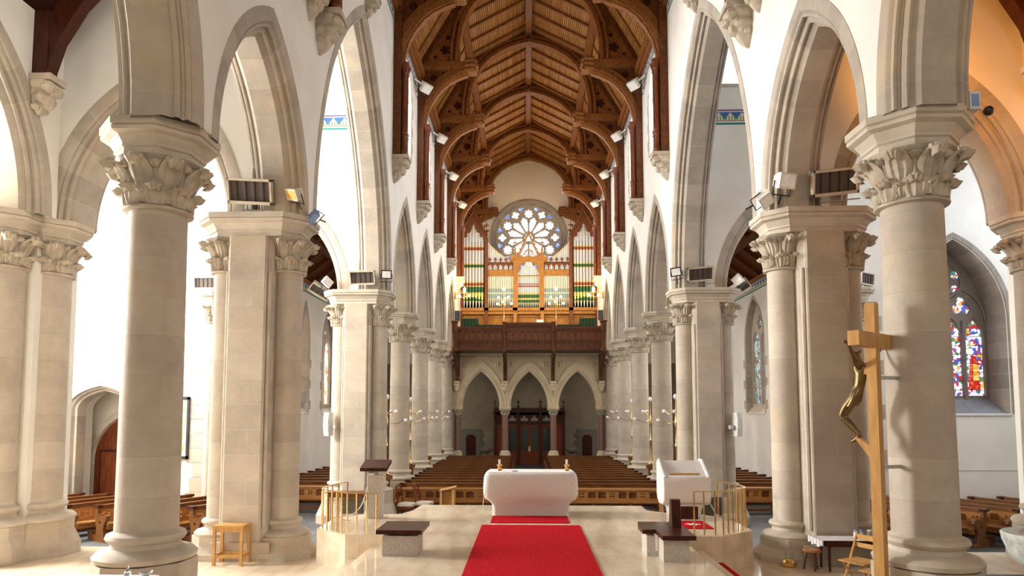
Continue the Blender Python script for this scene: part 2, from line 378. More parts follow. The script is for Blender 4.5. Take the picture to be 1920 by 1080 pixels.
# half profile of the big arches (mirrored through the wall)
def bigprof(T_):
    h = [(-.005, .02), (-.005, -.012), (.17, -.012), (.185, .0), (.205, .05), (.23, .035), (.265, .05), (.27, .09), (.245, .12), (.26, .155), (.31, .15), (.345, .18), (.345, .215), (.32, .235), (.34, .27), (.40, .345)]
    h = [(o, d * .78) for o, d in h]
    return h + [(o, T_ - d) for o, d in h[::-1]]
TR = [0]
def trim(mb, mat=ARCHST, **k):
    TR[0] += 1
    return struct(mb.build('trim_%d' % TR[0], mat, **k))
NV = [ # centre, half span, rise, springing of the arcade arches
    (3.98, 3.62, 4.2, ZS), (9.62, 1.80, 2.74, ZS), (15.15, 3.48, 6.3, ZS), (20.85, 1.98, 3.5, ZS), (25.12, 2.06, 3.65, ZS), (29.5, 2.08, 3.65, ZS), (33.9, 2.08, 3.65, ZS)]
for s in (-1, 1):
    side = 'left' if s < 0 else 'right'
    ztop = 14.6
    out = [(-6, 14.6), (-6, ZS)]
    for c, a, h, z0 in NV:
        out += [(c - u, z0 + v) for u, v in arch(a, h, 16)]
    out += [(36.6, ZS), (36.6, 5.0), (41, 5.0), (41, ztop)]
    holes = []
    for y in (20.85, 25.12, 29.5, 33.9, 38.2):
        holes.append([(y + u, 12.7 + v) for u, v in arch(.62, .95, 6)] + [(y - .62, 10.75), (y + .62, 10.75)])
    mb = MB().plate([out] + holes, 0, WT, fside(s, WX))
    struct(mb.build('wall_nave_' + side, PLASTER, smooth=False))
    for c, a, h, z0 in NV:
        mb = MB(); mold(mb, a, h, c, z0, bigprof(WT), fside(s, WX), 16, stilt=.03); trim(mb)
    # clerestory panes, sloping sills and quoins
    for k, y in enumerate((20.85, 25.12, 29.5, 33.9, 38.2)):
        w_ = struct(MB().plate([[(y + u, 12.7 + v) for u, v in arch(.62, .95, 6)] + [(y - .62, 10.75), (y + .62, 10.75)]], .75, .8, fside(s, WX)).build('window_%d' % (k + (1 if s < 0 else 6)), DAY, smooth=False))
        mb = MB()
        mb.box(*sorted((s * (WX + .7), s * (WX + .76))), y - .05, y + .05, 10.75, 13.3)
        for e in (-1, 1):
            for q in range(7):
                wd = .34 if q % 2 else .2
                y0, y1 = sorted((y + e * .62, y + e * (.62 + wd)))
                mb.box(*sorted((s * (WX - .012), s * (WX + .02))), y0, y1, 10.75 + q * .3, 11.05 + q * .3)
            y0, y1 = sorted((y + e * .62, y + e * .60)); mb.box(*sorted((s * (WX - .01), s * (WX + .75))), y0, y1, 10.75, 12.7)
        mb.plate([[(WX - .02, 10.72), (WX + .75, 10.75), (WX + .75, 11.25)]], y - .62, y + .62, lambda u, v, d, s=s: (s * u, d, v))
        mb.build('window_frame', STONE, w_, smooth=False)
# transverse walls: at the crossing piers
def wall_front(name, loops, y, t, mat=PLASTER): return struct(MB().plate(loops, 0, t, ffront(y)).build(name, mat, smooth=False))
TRF = frieze_mat('painted_frieze_across', 0, 10.4, 10.85)
for s in (-1, 1):
    side = 'left' if s < 0 else 'right'
    # east transept wall over the choir aisle arch (y = 11)
    c, a, h = s * 6.68, 1.74, 2.68
    ar = [(c + u, ZS - .06 + v) for u, v in arch(a, h)]
    xs = sorted((s * 4.8, s * 15.5))
    if s < 0: out = [(xs[0], 16), (xs[0], -1), (-8.5, -1), (-8.5, ZS - .06)] + ar[::-1] + [(xs[1], ZS - .06), (xs[1], 16)]
    else: out = [(xs[0], 16), (xs[0], ZS - .06)] + ar[::-1] + [(8.5, ZS - .06), (8.5, -1), (xs[1], -1), (xs[1], 16)]
    wall_front('wall_transept_east_' + side, [out], P1Y - .52, 1.04)
    mb = MB(); mold(mb, a, h, c, ZS - .06, bigprof(1.04), ffront(P1Y - .52), 16); trim(mb)
    # west transept wall over the aisle arch (y = 18.3)
    c, a, h = s * 7.02, 1.95, 2.95; y0 = P2Y - .45
    ar = [(c + u, 5.74 + v) for u, v in arch(a, h)]
    end = -1
    if s < 0: out = [(xs[0], 16), (xs[0], -1), (-8.95, -1), (-8.95, 5.74)] + ar[::-1] + [(xs[1], 5.74), (xs[1], 16)]
    else: out = [(xs[0], 16), (xs[0], 5.74)] + ar[::-1] + [(8.95, 5.74), (8.95, -1), (xs[1], -1), (xs[1], 16)]
    holes = []
    for wx in (6.1, 7.9, 10.5, 12.5):
        holes.append([(s * wx + u, 12.9 + v) for u, v in arch(.75, 1.1, 6)] + [(s * wx - .75, 11.55), (s * wx + .75, 11.55)])
    if s < 0:  # porch recess
        pc = -12.0; holes.append([(pc + u, 2.5 + v) for u, v in arch(.95, .62, 10)] + [(pc - .95, -.68), (pc + .95, -.68)])
    else:      # stained window
        pc = 11.53; holes.append([(pc + u, 4.9 + v) for u, v in arch(1.32, 2.2, 12)] + [(pc - 1.32, 2.35), (pc + 1.32, 2.35)])
    wall_front('wall_transept_west_' + side, [out] + holes, y0, 1.1)
    mb = MB(); mold(mb, a, h, c, 5.74, bigprof(1.1), ffront(y0), 16); trim(mb)
    mb = MB().box(min(s * 5.2, s * 15), max(s * 5.2, s * 15), y0 - .01, y0 + .01, 10.4, 10.85); trim(mb, TRF, smooth=False)
    for k, wx in enumerate((6.1, 7.9, 10.5, 12.5)):
        w_ = struct(MB().plate([[(s * wx + u, 12.9 + v) for u, v in arch(.75, 1.1, 6)] + [(s * wx - .75, 11.55), (s * wx + .75, 11.55)]], .5, .54, ffront(y0)).build('window_%d' % (11 + k + (0 if s < 0 else 4)), DAY, smooth=False))
        mb = MB().box(s * wx - .07, s * wx + .07, y0 + .3, y0 + .48, 11.55, 13.9)
        mb.plate([[(s * wx + u, 12.9 + v) for u, v in arch(.75, 1.1, 6)] + [(s * wx - .75, 11.55), (s * wx + .75, 11.55)], ([(s * wx + u, 12.9 + v) for u, v in arch(.66, 1.0, 6)] + [(s * wx - .66, 11.65), (s * wx + .66, 11.65)])[::-1]], .25, .5, ffront(y0))
        mb.box(s * wx - .8, s * wx + .8, y0 - .04, y0 + .3, 11.48, 11.57)
        mb.build('window_frame', ABAC, w_, smooth=False)
    # end wall of the transept, its north/south side
    struct(MB().box(*sorted((s * 15, s * 15.5)), 11, 20, -1, 16).build('wall_transept_end_' + side, PLASTER, smooth=False))
    struct(MB().box(*sorted((s * 4.8, s * 15.5)), 11, 19.4, 15.2, 15.5).build('ceiling_transept_' + side, TRUSS, smooth=False))
    # choir aisle outer wall with a longitudinal arch
    a, h, c = 2.2, 3.2, 8.7
    out = [(-6, 9.0), (-6, -1), (6.3, -1), (6.3, 5.72)] + [(c - u, 5.72 + v) for u, v in arch(a, h)] + [(11.03, 5.72), (11.03, 9.0)]
    struct(MB().plate([out], 0, .9, fside(s, 8.2)).build('wall_choir_aisle_' + side, PLASTER, smooth=False))
    mb = MB(); mold(mb, a, h, c, 5.72, bigprof(.9), fside(s, 8.2), 16, stilt=.03); trim(mb)
    struct(MB().box(*sorted((s * 12.6, s * 12.9)), -6, 11, -1, 9).build('wall_side_chapel_' + side, PLASTER, smooth=False))
    # aisle roofs (lean-to)
    def lean(y0, y1, xo, zo, xi, zi, nm, mt):
        mb = MB()
        P = [(s * xo, zo), (s * xi, zi)]
        ln = math.dist(P[0], P[1])
        mb.grid([[(P[0][0], y0, P[0][1]), (P[1][0], y0, P[1][1])], [(P[0][0], y1, P[0][1]), (P[1][0], y1, P[1][1])]], uvs=[[(y0, 0), (y0, ln)], [(y1, 0), (y1, ln)]])
        o = struct(mb.build(nm, mt, smooth=False))
        mb = MB(); n_ = int((y1 - y0) / 1.1)
        for k in range(n_ + 1):
            yy = y0 + (y1 - y0) * k / n_
            mb.grid([[(P[0][0], yy - .07, zo - .2), (P[0][0], yy + .07, zo - .2), (P[0][0], yy + .07, zo), (P[0][0], yy - .07, zo)], [(P[1][0], yy - .07, zi - .2), (P[1][0], yy + .07, zi - .2), (P[1][0], yy + .07, zi), (P[1][0], yy - .07, zi)]], True)
        for t in (.33, .66):
            x_ = P[0][0] + (P[1][0] - P[0][0]) * t; z_ = zo + (zi - zo) * t
            mb.box(x_ - .08, x_ + .08, y0, y1, z_ - .3, z_ - .08)
        mb.build('rafter', mt, o, smooth=False); return o
    lean(-6, 11.1, 9.3, 8.5, 4.82, 12.4, 'ceiling_choir_aisle_' + side, MAHOG)
    lean(19.3, 41, 9.4, 7.6, 4.82, 11.1, 'ceiling_aisle_' + side, TRUSS)
    struct(MB().box(*sorted((s * 9.1, s * 12.9)), -6, 11.1, 8.6, 8.8).build('ceiling_chapel_' + side, TRUSS, smooth=False))
    struct(MB().box(*sorted((s * 4.7, s * 12.9)), -6.3, -6, -1, 13).build('wall_choir_end_' + side, PLASTER, smooth=False))
# aisle outer walls with windows
AF = frieze_mat('painted_frieze_aisle', 1, 7.2, 7.55)
AW = [('lancet', 26.4, .45), ('tracery', 29.7, 1.0), ('tracery', 22.2, 1.0), ('tracery', 34.5, 1.0)]
AWR = [('tracery', 22.6, 1.05), ('tracery', 26.9, 1.05), ('tracery', 31.2, 1.05), ('tracery', 35.5, 1.05)]
def tracery_loops(cu, z0, a, h, zb, lights, fr=.09):
    """outer pointed loop plus light / foil holes for a stone tracery plate"""
    outer = [(cu + u, z0 + v) for u, v in arch(a, h, 10)] + [(cu - a, zb), (cu + a, zb)]
    loops = [outer]; w_ = (2 * a - fr * (lights + 1)) / lights; hw = w_ / 2
    for i in range(lights):
        c = cu - a + fr + hw + i * (w_ + fr)
        zt = z0 - .15
        loops.append(([(c + u, zt + v) for u, v in arch(hw, hw * 1.35, 5)] + [(c - hw, zb + fr), (c + hw, zb + fr)])[::-1])
    return loops, hw
for s in (-1, 1):
    side = 'left' if s < 0 else 'right'
    ws = AW if s < 0 else AWR
    out = [(19.3, -1), (41, -1), (41, 7.7), (19.3, 7.7)]
    holes = [([(y + u, 5.2 + v) for u, v in arch(a, 1.75 if a > .6 else 1.5, 8)] + [(y - a, 2.35), (y + a, 2.35)]) for k, y, a in ws]
    struct(MB().plate([out] + holes, 0, .9, fside(s, 9.0)).build('wall_aisle_' + side, PLASTER, smooth=False))
    trim(MB().box(*sorted((s * 8.98, s * 9.02)), 19.4, 41, 7.2, 7.55), AF, smooth=False)
    trim(MB().box(*sorted((s * 8.9, s * 9.02)), 19.4, 41, 7.55, 7.68), TRUSSL, smooth=False)
    for k, (kind, y, a) in enumerate(ws):
        h = 1.75 if a > .6 else 1.5
        w_ = struct(MB().plate([[(y + u, 5.2 + v) for u, v in arch(a, h, 8)] + [(y - a, 2.7), (y + a, 2.7)]], .36, .38, fside(s, 9.0)).build('window_%d' % (20 + k + (0 if s < 0 else 5)), SGW if s < 0 else SGC, smooth=False))
        mb = MB()
        if kind == 'tracery':
            lp, hw = tracery_loops(y, 5.2, a, h, 2.6, 2)
            lp.append(foil(y, 5.2 + h * .45, .17, 5, .13)[::-1])
            mb.plate(lp, .24, .35, fside(s, 9.0))
        mb.build('tracery', ABAC, w_, smooth=False) if mb.v else None
        mb = MB()
        fr = [([(y + u, 5.2 + v) for u, v in arch(a, h, 8)] + [(y - a, 2.35), (y + a, 2.35)])]
        pr = [(0, -.012), (.0, .0), (.012, .02), (.014, .62)]
        # reveal lining of stone blocks
        mold(mb, a, h, y, 5.2, [(-.12, -.012), (0, -.012), (.012, .0), (.03, .36)], fside(s, 9.0), 8, stilt=2.85)
        mb.build('window_reveal', ARCHST, w_)
        mb = MB()
        for e in (-1, 1):
            for q in range(6):
                if q % 2 == 0:
                    y0, y1 = sorted((y + e * (a + .12), y + e * (a + .3))); mb.box(*sorted((s * 8.985, s * 9.02)), y0, y1, 2.5 + q * .42, 2.85 + q * .42)
        mb.plate([[(8.97, 2.3), (9.36, 2.35), (9.36, 2.75)]], y - a, y + a, lambda u, v, d, s=s: (s * u, d, v))
        mb.build('quoin', STONE, w_, smooth=False)
# west wall with the rose
ROC, ROR = (0.02, 13.15), 2.0
struct(MB().plate([[(-9.9, -1), (9.9, -1), (9.9, 9), (4.6, 12), (4.6, 19), (-4.6, 19), (-4.6, 12), (-9.9, 9)], circ(*ROC, 2.3, 48)[::-1]], 0, .8, ffront(40.6)).build('wall_west', CREAM, smooth=False))
struct(MB().plate([[(-9.9, -1), (9.9, -1), (9.9, 5.3), (-9.9, 5.3)]], 0, .06, ffront(40.5)).build('wall_narthex', SHADEWALL, smooth=False))
struct(MB().box(-5, 5, -6.3, -6, -1, 19).build('wall_east', PLASTER, smooth=False))
# floors
struct(MB().box(-16, 16, 11.5, 41.4, -.9, -.68).build('floor', SLATE, smooth=False))
out = [(-15.5, -6), (15.5, -6), (15.5, 12.15), (4.02, 12.15), (4.02, 12.7), (-4.02, 12.7), (-4.02, 12.15), (-15.5, 12.15)]
struct(MB().plate([out], 0, -.84, fflat(-.06)).build('floor_marble', MARBLE, smooth=False))
struct(MB().box(5.9, 13, -6, 10.5, -.07, -.052).build('floor_slate_inset', SLATE, smooth=False))
# raised sanctuary platform with drums and steps
PL = [(-2.2, -6), (2.2, -6), (2.2, 10.42), (2.87, 10.42), (3.5, 10.95), (3.5, 12.0), (3.15, 12.6), (2.55, 12.75), (2.2, 13.1), (2.2, 13.72), (-2.25, 13.72), (-2.3, 13.0), (-2.45, 12.5), (-3.15, 12.4), (-3.53, 12.0), (-3.53, 10.93), (-2.92, 10.4), (-2.2, 10.4)]
plat = struct(MB().plate([PL], 0, -.56, fflat(.5)).build('floor_platform', MARBLE, smooth=False))
mb = MB()
for s in (-1, 1):
    for k in range(2):
        mb.box(*sorted((s * (2.2 + .33 * k), s * (2.53 + .33 * k))), -6, 10.41 if k == 0 else 10.6, -.06, .5 - .187 * (k + 1))
for k in range(3):
    e = .3 * (k + 1)
    mb.box(-2.2 - e * .6, 2.2 + e * .6, 13.7, 13.72 + e, -.68, .5 - .29 * (k + 1))
struct(mb.build('floor_steps', MARBLE, smooth=False))
tag(MB().box(2.55, 2.84, 7.0, 10.3, .125, .135).build('step_carpet', CARPET, smooth=False), 'narrow red carpet strip on the lower marble step right of the platform', 'carpet')
tag(MB().box(-.86, .77, 5.5, 11.28, .5, .516).build('carpet', CARPET, smooth=False), 'large red carpet running up the middle of the marble platform', 'carpet')
tag(MB().box(-.73, .62, 11.52, 12.27, .5, .514).build('altar_carpet', CARPET, smooth=False), 'small red carpet directly in front of the white stone altar', 'carpet')
# ------------------------------------------------------------------ nave roof
def slope(pts, y0, y1):
    mb = MB()
    for s in (-1, 1):
        c = 0
        for (xa, za), (xb, zb) in zip(pts, pts[1:]):
            ln = math.dist((xa, za), (xb, zb))
            mb.grid([[(s * xa, y0, za), (s * xb, y0, zb)], [(s * xa, y1, za), (s * xb, y1, zb)]], uvs=[[(y0, c), (y0, c + ln)], [(y1, c), (y1, c + ln)]])
            c += ln
    return mb
RP = [(4.1, 14.45), (2.45, 17.25), (0, 18.55)]
ceil = struct(slope(RP, -6, 41).build('ceiling', BOARDS, smooth=False))
mb = MB()
TY = [7.8, 11.8, 18.75, 22.95, 27.3, 31.7, 36.1, 40.3]
for y in [TY[0] + .9 * k for k in range(37)]:
    if min(abs(y - t) for t in TY) < .3: continue
    for s in (-1, 1):
        for (xa, za), (xb, zb) in zip(RP, RP[1:]):
            mb.grid([[(s * xa, y - .05, za - .11), (s * xa, y + .05, za - .11), (s * xa, y + .05, za), (s * xa, y - .05, za)],
                     [(s * xb, y - .05, zb - .11), (s * xb, y + .05, zb - .11), (s * xb, y + .05, zb), (s * xb, y - .05, zb)]], True)
mb.build('rafter', TRUSSL, ceil, smooth=False)
mb = MB().box(-.13, .13, -6, 41, 18.3, 18.6)
for s in (-1, 1):
    mb.box(*sorted((s * 2.3, s * 2.55)), -6, 41, 16.95, 17.2)
mb.build('purlin', TRUSSL, ceil, smooth=False)
for s in (-1, 1):
    mb = MB().box(*sorted((s * 3.72, s * 3.97)), -6, 41, 14.2, 14.5).box(*sorted((s * 3.82, s * 3.97)), -6, 41, 14.05, 14.2)
    mb.build('wall_plate', TRUSSL, ceil, smooth=False)
    fm = frieze_mat('painted_frieze_nave_' + str(s), 1, 13.75, 14.05)
    trim(MB().box(*sorted((s * 3.935, s * 3.96)), -6, 41, 13.75, 14.05), fm, smooth=False)
# roof truss
IA = [(2.5, 14.85), (2.47, 15.5), (2.37, 16.1), (2.2, 16.55), (2.0, 16.9), (1.6, 17.33), (1.2, 17.58), (.8, 17.77), (.4, 17.89), (0, 17.98)]
LB = [(3.72, 12.45), (3.68, 12.8), (3.58, 13.15), (3.4, 13.5), (3.15, 13.83), (2.85, 14.08), (2.5, 14.26), (2.2, 14.36)]
def offs(P, d):
    R = []
    for i, p in enumerate(P):
        a = P[max(i - 1, 0)]; b = P[min(i + 1, len(P) - 1)]
        t = Vector((b[0] - a[0], b[1] - a[1])).normalized(); R.append((p[0] + t.y * d, p[1] - t.x * d))
    return R
def ribsweep(mb, P, y0, y1, d):
    Q = offs(P, d)
    rows = [[(p[0], y0, p[1]), (p[0], y1, p[1]), (q[0], y1, q[1]), (q[0], y0, q[1])] for p, q in zip(P, Q)]
    mb.grid(rows, True, capa=True, capb=True)
def corbel_bm(mb, w_=.3, h=.75, d=.42):
    # carved bracket: tapering, with leaf lumps; local: back at x=0, front +x, top z=0
    rows = []
    for j in range(9):
        t = j / 8; hw = w_ * .5 * (1 - t) ** .45 * (1 + .12 * math.sin(j * 2.4)) + .02; dd = d * (1 - t) ** .7 + .03
        z = -.1 - t * (h - .1)
        rows.append([(0, -hw, z), (dd * .7 + .03 * math.sin(j * 3.1), -hw, z), (dd, -hw * .4, z - .03), (dd, hw * .4, z - .03), (dd * .7, hw, z), (0, hw, z)])
    mb.grid(rows, True, capa=True, capb=True)
    mb.box(0, d + .05, -w_ * .62, w_ * .62, -.1, 0)
    for j, (zz, rr) in enumerate(((-.2, .11), (-.36, .1), (-.52, .07))):
        for e in (-1, 1): mb.sphere((d * (.85 - .33 * j), e * w_ * .33, zz), rr, 8)
    mb.sphere((d * .62, 0, -.4), .12, 8, (1, 1, 1.3)); mb.sphere((d * .9, 0, -.27), .08, 8)
def make_truss():
    root = empty('roof_truss', (0, 0, 0), '', 'roof truss', 'hammerbeam trusses of the nave roof')
    for s in (-1, 1):
        mb = MB(); mb.M = Matrix.Scale(s, 4, (1, 0, 0)) @ T(WX, 0, 9.75) @ RZ(PI)
        corbel_bm(mb, .42); mb.build('corbel', CARVED, root)
        S = Matrix.Scale(s, 4, (1, 0, 0))
        mb = MB(); mb.M = S; mb.box(3.72, 3.96, -.2, .2, 9.75, 14.3); mb.box(3.56, 3.74, -.06, .06, 9.8, 12.4)
        mb.build('wall_post', TRUSS, root, smooth=False)
        mb = MB(); mb.M = S
        for yy in (-.13, .13):
            mb.lathe([(.075, 9.8), (.09, 9.85), (.06, 9.9), (.06, 10.3), (.085, 10.34), (.06, 10.38), (.09, 10.45), (.055, 10.52), (.055, 12.2), (.08, 12.24), (.07, 12.3), (.12, 12.42), (.12, 12.5)], 10, (3.62, yy))
        mb.build('colonnette', REDWOOD, root)
        # lower brace
        mb = MB(); mb.M = S; ribsweep(mb, LB, -.17, .17, .16); ribsweep(mb, offs(LB, .17), -.1, .1, .2); ribsweep(mb, offs(LB, -.05), -.09, .09, .06)
        mb.build('brace', TRUSSL, root, ang=50)
        mb = MB(); mb.M = S
        web = [(3.73, 12.6)] + offs(LB, .12)[1:] + [(2.2, 14.6), (3.73, 14.6)]
        mb.plate([web, circ(3.42, 14.28, .13, 12)[::-1], circ(3.56, 13.85, .06, 8)[::-1], circ(3.05, 14.42, .06, 8)[::-1]], -.06, .06, lambda u, v, d: (u, d, v))
        mb.build('spandrel', TRUSS, root, smooth=False)
        # hammer beam
        mb = MB(); mb.M = S; mb.box(2.1, 3.96, -.15, .15, 14.52, 14.82); mb.box(2.3, 3.9, -.18, .18, 14.6, 14.68)
        mb.build('hammer_beam', TRUSSL, root, smooth=False)
        mb = MB(); mb.M = S
        mb.box(1.95, 2.3, -.19, .19, 14.42, 14.92)
        for q in range(3):
            mb.tube([(1.93 - .04 * (q % 2), -.2, 14.5 + q * .17), (1.93 - .04 * (q % 2), .2, 14.5 + q * .17)], .075, 8)
            mb.tube([(1.95, -.2, 14.5 + q * .17), (2.28, -.2, 14.46 + q * .17)], .06, 8)
        mb.build('carved_end', TRUSSL, root)
        mb = MB(); mb.M = S; mb.box(2.48, 2.78, -.14, .14, 14.8, 17.0)
        mb.build('hammer_post', TRUSS, root, smooth=False)
        # upper spandrel with piercings
        mb = MB(); mb.M = S
        tri = [(2.7, 14.8), (3.8, 14.8), (2.7, 16.7)]
        mb.plate([tri, foil(3.0, 15.3, .1, 5, .09)[::-1], circ(2.9, 15.75, .08, 10)[::-1], circ(3.36, 15.05, .07, 10)[::-1], circ(2.84, 14.98, .05, 8)[::-1]], -.05, .05, lambda u, v, d: (u, d, v))
        mb.build('pierced_panel', TRUSSL, root, smooth=False)
        mb = MB(); mb.M = S; mb.plate([tri], -.02, .02, lambda u, v, d: (u, d, v)); mb.plate([[(3.7, 13.3), (2.7, 14.3), (2.7, 14.55), (3.7, 14.55)]], -.02, .02, lambda u, v, d: (u, d, v)); mb.build('shade_backing', MAHOG, root, smooth=False)  # dark boards added so the piercings read as deep shade
        mb = MB(); mb.M = S
        for (xa, za), (xb, zb) in zip(RP, RP[1:]):
            mb.grid([[(xa, -.16, za - .3), (xa, .16, za - .3), (xa, .16, za), (xa, -.16, za)], [(xb, -.16, zb - .3), (xb, .16, zb - .3), (xb, .16, zb), (xb, -.16, zb)]], True, capa=True, capb=True)
        mb.build('rafter', TRUSS, root, smooth=False)
        # inner arch
        mb = MB(); mb.M = S; ribsweep(mb, IA, -.18, .18, -.0 + .13); ribsweep(mb, offs(IA, .13), -.12, .12, .1); ribsweep(mb, offs(IA, .23), -.17, .17, .08)
        mb.build('arch_rib', TRUSSL, root, ang=50)
        mb = MB(); mb.M = S
        web = offs(IA, .25)[:-1] + [(0, 18.2), (0, 18.5), (2.45, 17.2), (2.7, 16.8), (2.78, 14.85)]
        mb.plate([web], -.07, .07, lambda u, v, d: (u, d, v)); mb.build('arch_web', TRUSS, root, smooth=False)
    return root
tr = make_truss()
TN = ['hammerbeam roof truss over the near crossing piers, its stone corbels in the top corners', 'nearest fully arched dark hammerbeam truss at the crossing end of the nave roof',
      'second hammerbeam truss of the nave roof from the crossing', 'third hammerbeam truss of the nave roof from the crossing', 'fourth hammerbeam truss of the nave roof from the crossing',
      'fifth hammerbeam truss of the nave roof, in front of the organ', 'farthest hammerbeam truss against the west wall framing the rose window']
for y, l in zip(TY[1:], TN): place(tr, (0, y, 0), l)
# extra corbels with short dark posts on the crossing wall
for s in (-1, 1):
    for k, (yy, zz, sc) in enumerate(((11.55, 9.75, .9), (15.3, 12.35, .7), (11.22, 9.85, .72), (10.72, 10.0, .72))):
        if k == 0: continue
        mb = MB(); mb.M = T(s * WX, yy, zz) @ RZ(PI if s > 0 else 0) @ Matrix.Scale(sc, 4)
        corbel_bm(mb, .4)
        o = mb.build('wall_corbel', CARVED)
        tag(o, '%s on the %s crossing wall' % ({1: 'small carved stone corbel above the tall arch', 2: 'carved stone corbel beside the near truss corbel', 3: 'outermost carved stone corbel of the cluster at the top'}[k], 'left' if s < 0 else 'right'), 'corbel')
        x0, x1 = sorted((s * 3.7, s * 3.94)); MB().box(x0, x1, yy - .1, yy + .1, zz, 14.1).build('post', MAHOG, o, smooth=False)
# ------------------------------------------------------------------ capitals, bases, columns
def leaf(mb, ang, r0, z0, r1, z1, w0, curl, knob, ribs=True):
    """a stone crocket leaf rising against the bell and curling outward"""
    ca, sa = math.cos(ang), math.sin(ang); n = 9
    path = []
    for j in range(n):
        t = j / (n - 1)
        if t < .7:
            q = t / .7; r = r0 + (r1 - r0) * q ** 2.2; z = z0 + (z1 - z0) * q
        else:
            q = (t - .7) / .3; a = q * PI * .85; r = r1 + curl * math.sin(a) * .9 + curl * .25 * q; z = z1 + curl * .35 * math.sin(a) - curl * .75 * (1 - math.cos(a)) * .5
        path.append((r, z))
    rows = []
    for j, (r, z) in enumerate(path):
        t = j / (n - 1); w_ = w0 * (.45 + .75 * math.sin(PI * min(1, t * .95 + .08)) ** .8)
        row = []
        for k in range(11):
            u = (k - 5) / 5; lift = .013 * math.cos(u * PI * 3) + .03 * (1 - u * u)
            rr = r + lift + (.0 if t < .7 else -.01)
            row.append((rr * ca - u * w_ * sa, rr * sa + u * w_ * ca, z - abs(u) * .02 * t))
        rows.append(row)
    back = [[(p[0] * (1 - .055 / max(.2, math.hypot(p[0], p[1]))), p[1] * (1 - .055 / max(.2, math.hypot(p[0], p[1]))), p[2] - .004) for p in row][::-1] for row in rows]
    mb.grid([a + b_ for a, b_ in zip(rows, back)], True, capa=True, capb=True)
    r, z = path[-3]
    if knob: mb.sphere((r * ca, r * sa, z - knob * .25), knob, 8, (1, 1, .85)); 
    if knob:
        for e in (-1, 1): mb.sphere((r * ca - e * sa * knob * .9, r * sa + e * ca * knob * .9, z - knob * .1), knob * .5, 6)
def capital_mb(rs=.335, H=.62, rt=.50, n=8, lo=1.0):
    """bell with two rows of crocket leaves; local z 0..H"""
    mb = MB(); q = H / .62
    mb.lathe([(rs, 0), (rs + .055, .012), (rs + .06, .035), (rs + .012, .055), (rs + .005, .2 * q), (rs + .02, .36 * q), (rt * .78, .5 * q), (rt * .86, .56 * q), (rt * .97, H)], 24)
    for k in range(n):
        a = 2 * PI * (k + .5) / n
        leaf(mb, a, rs + .015, .05, rs + .06, .27 * q, rs * .36, rs * .28, rs * .17)
        leaf(mb, 2 * PI * k / n, rs + .02, .07, rs + .04, .22 * q, rs * .2, rs * .14, rs * .10)
        leaf(mb, 2 * PI * k / n, rs + .02, .24 * q, rt * 1.0, .54 * q, rs * .34, rs * .38, rs * .23)
        leaf(mb, a, rs + .02, .3 * q, rt * .84, .53 * q, rs * .24, rs * .22, rs * .15)
    return mb
def octloop(hx, hy, ch, z):
    return [(hx, -hy + ch, z), (hx, hy - ch, z), (hx - ch, hy, z), (-hx + ch, hy, z), (-hx, hy - ch, z), (-hx, -hy + ch, z), (-hx + ch, -hy, z), (hx - ch, -hy, z)]
def octstack(mb, prof, base=(.6, .6)):
    """prof: (inset, z); octagon with half sizes base"""
    rows = []
    for o, z in prof:
        hx, hy = base[0] - o, base[1] - o; rows.append(octloop(hx, hy, min(base) * .586 - o * .586, z))
    mb.grid(rows, True, capa=True, capb=True)
ABP = [(.17, 0), (.17, .07), (.145, .085), (.15, .12), (.09, .21), (.02, .235), (.01, .27), (.03, .285), (0, .30), (0, .38)]
def basep(rs): return [(rs, 0.02), (rs + .02, 0), (rs + .075, -.02), (rs + .09, -.06), (rs + .07, -.095), (rs + .03, -.12), (rs + .035, -.17), (rs + .09, -.2), (rs + .17, -.215), (rs + .215, -.26), (rs + .2, -.31), (rs + .15, -.33)]
def make_column(zb, floor, label):
    root = empty('round_column', (0, 0, 0), label, 'column')
    mb = MB(); h = zb - .33 - floor
    octstack(mb, [(.12, zb - .33), (.12, zb - .33 - h * .42), (.09, zb - .33 - h * .5), (.02, zb - .33 - h * .66), (0, zb - .33 - h * .72), (0, floor)], (.64, .64))
    mb.build('plinth', STONE, root, smooth=False)
    MB().lathe([(r, z + zb) for r, z in basep(.345)], 40).build('base_moulding', ABAC, root)
    MB().lathe([(.345, zb), (.34, zb + 1.5), (.325, 4.8)], 40).build('shaft', SHAFT, root)
    mb = capital_mb(); mb.v = [(x, y, z + 4.78) for x, y, z in mb.v]; mb.build('capital', CARVED, root)
    mb = MB(); mb.M = T(0, 0, 5.4); octstack(mb, ABP, (.62, .62)); mb.build('abacus', ABAC, root, smooth=False)
    return root
ordn = ['nearest', 'second', 'third', 'farthest']
nc = make_column(.42, -.68, '')
for s in (-1, 1):
    for k, y in enumerate(YC):
        place(nc, (s * 4.5, y, 0), 'round stone column with leafy capital, %s of the four along the %s nave arcade' % (ordn[k], 'left' if s < 0 else 'right'), 'nave arcade columns', rz=(k * PI / 4))
cc = make_column(1.0, -.06, '')
place(cc, (-4.6, C0Y, 0), 'big round stone column at the front left, largest in the picture', 'front columns')
place(cc, (4.44, C0Y, 0), 'big round stone column at the front right behind the wooden cross', 'front columns')
place(cc, (-4.6, .3, 0), 'round stone column beside the viewpoint on the left', 'front columns')
place(cc, (4.6, .3, 0), 'round stone column beside the viewpoint on the right', 'front columns')
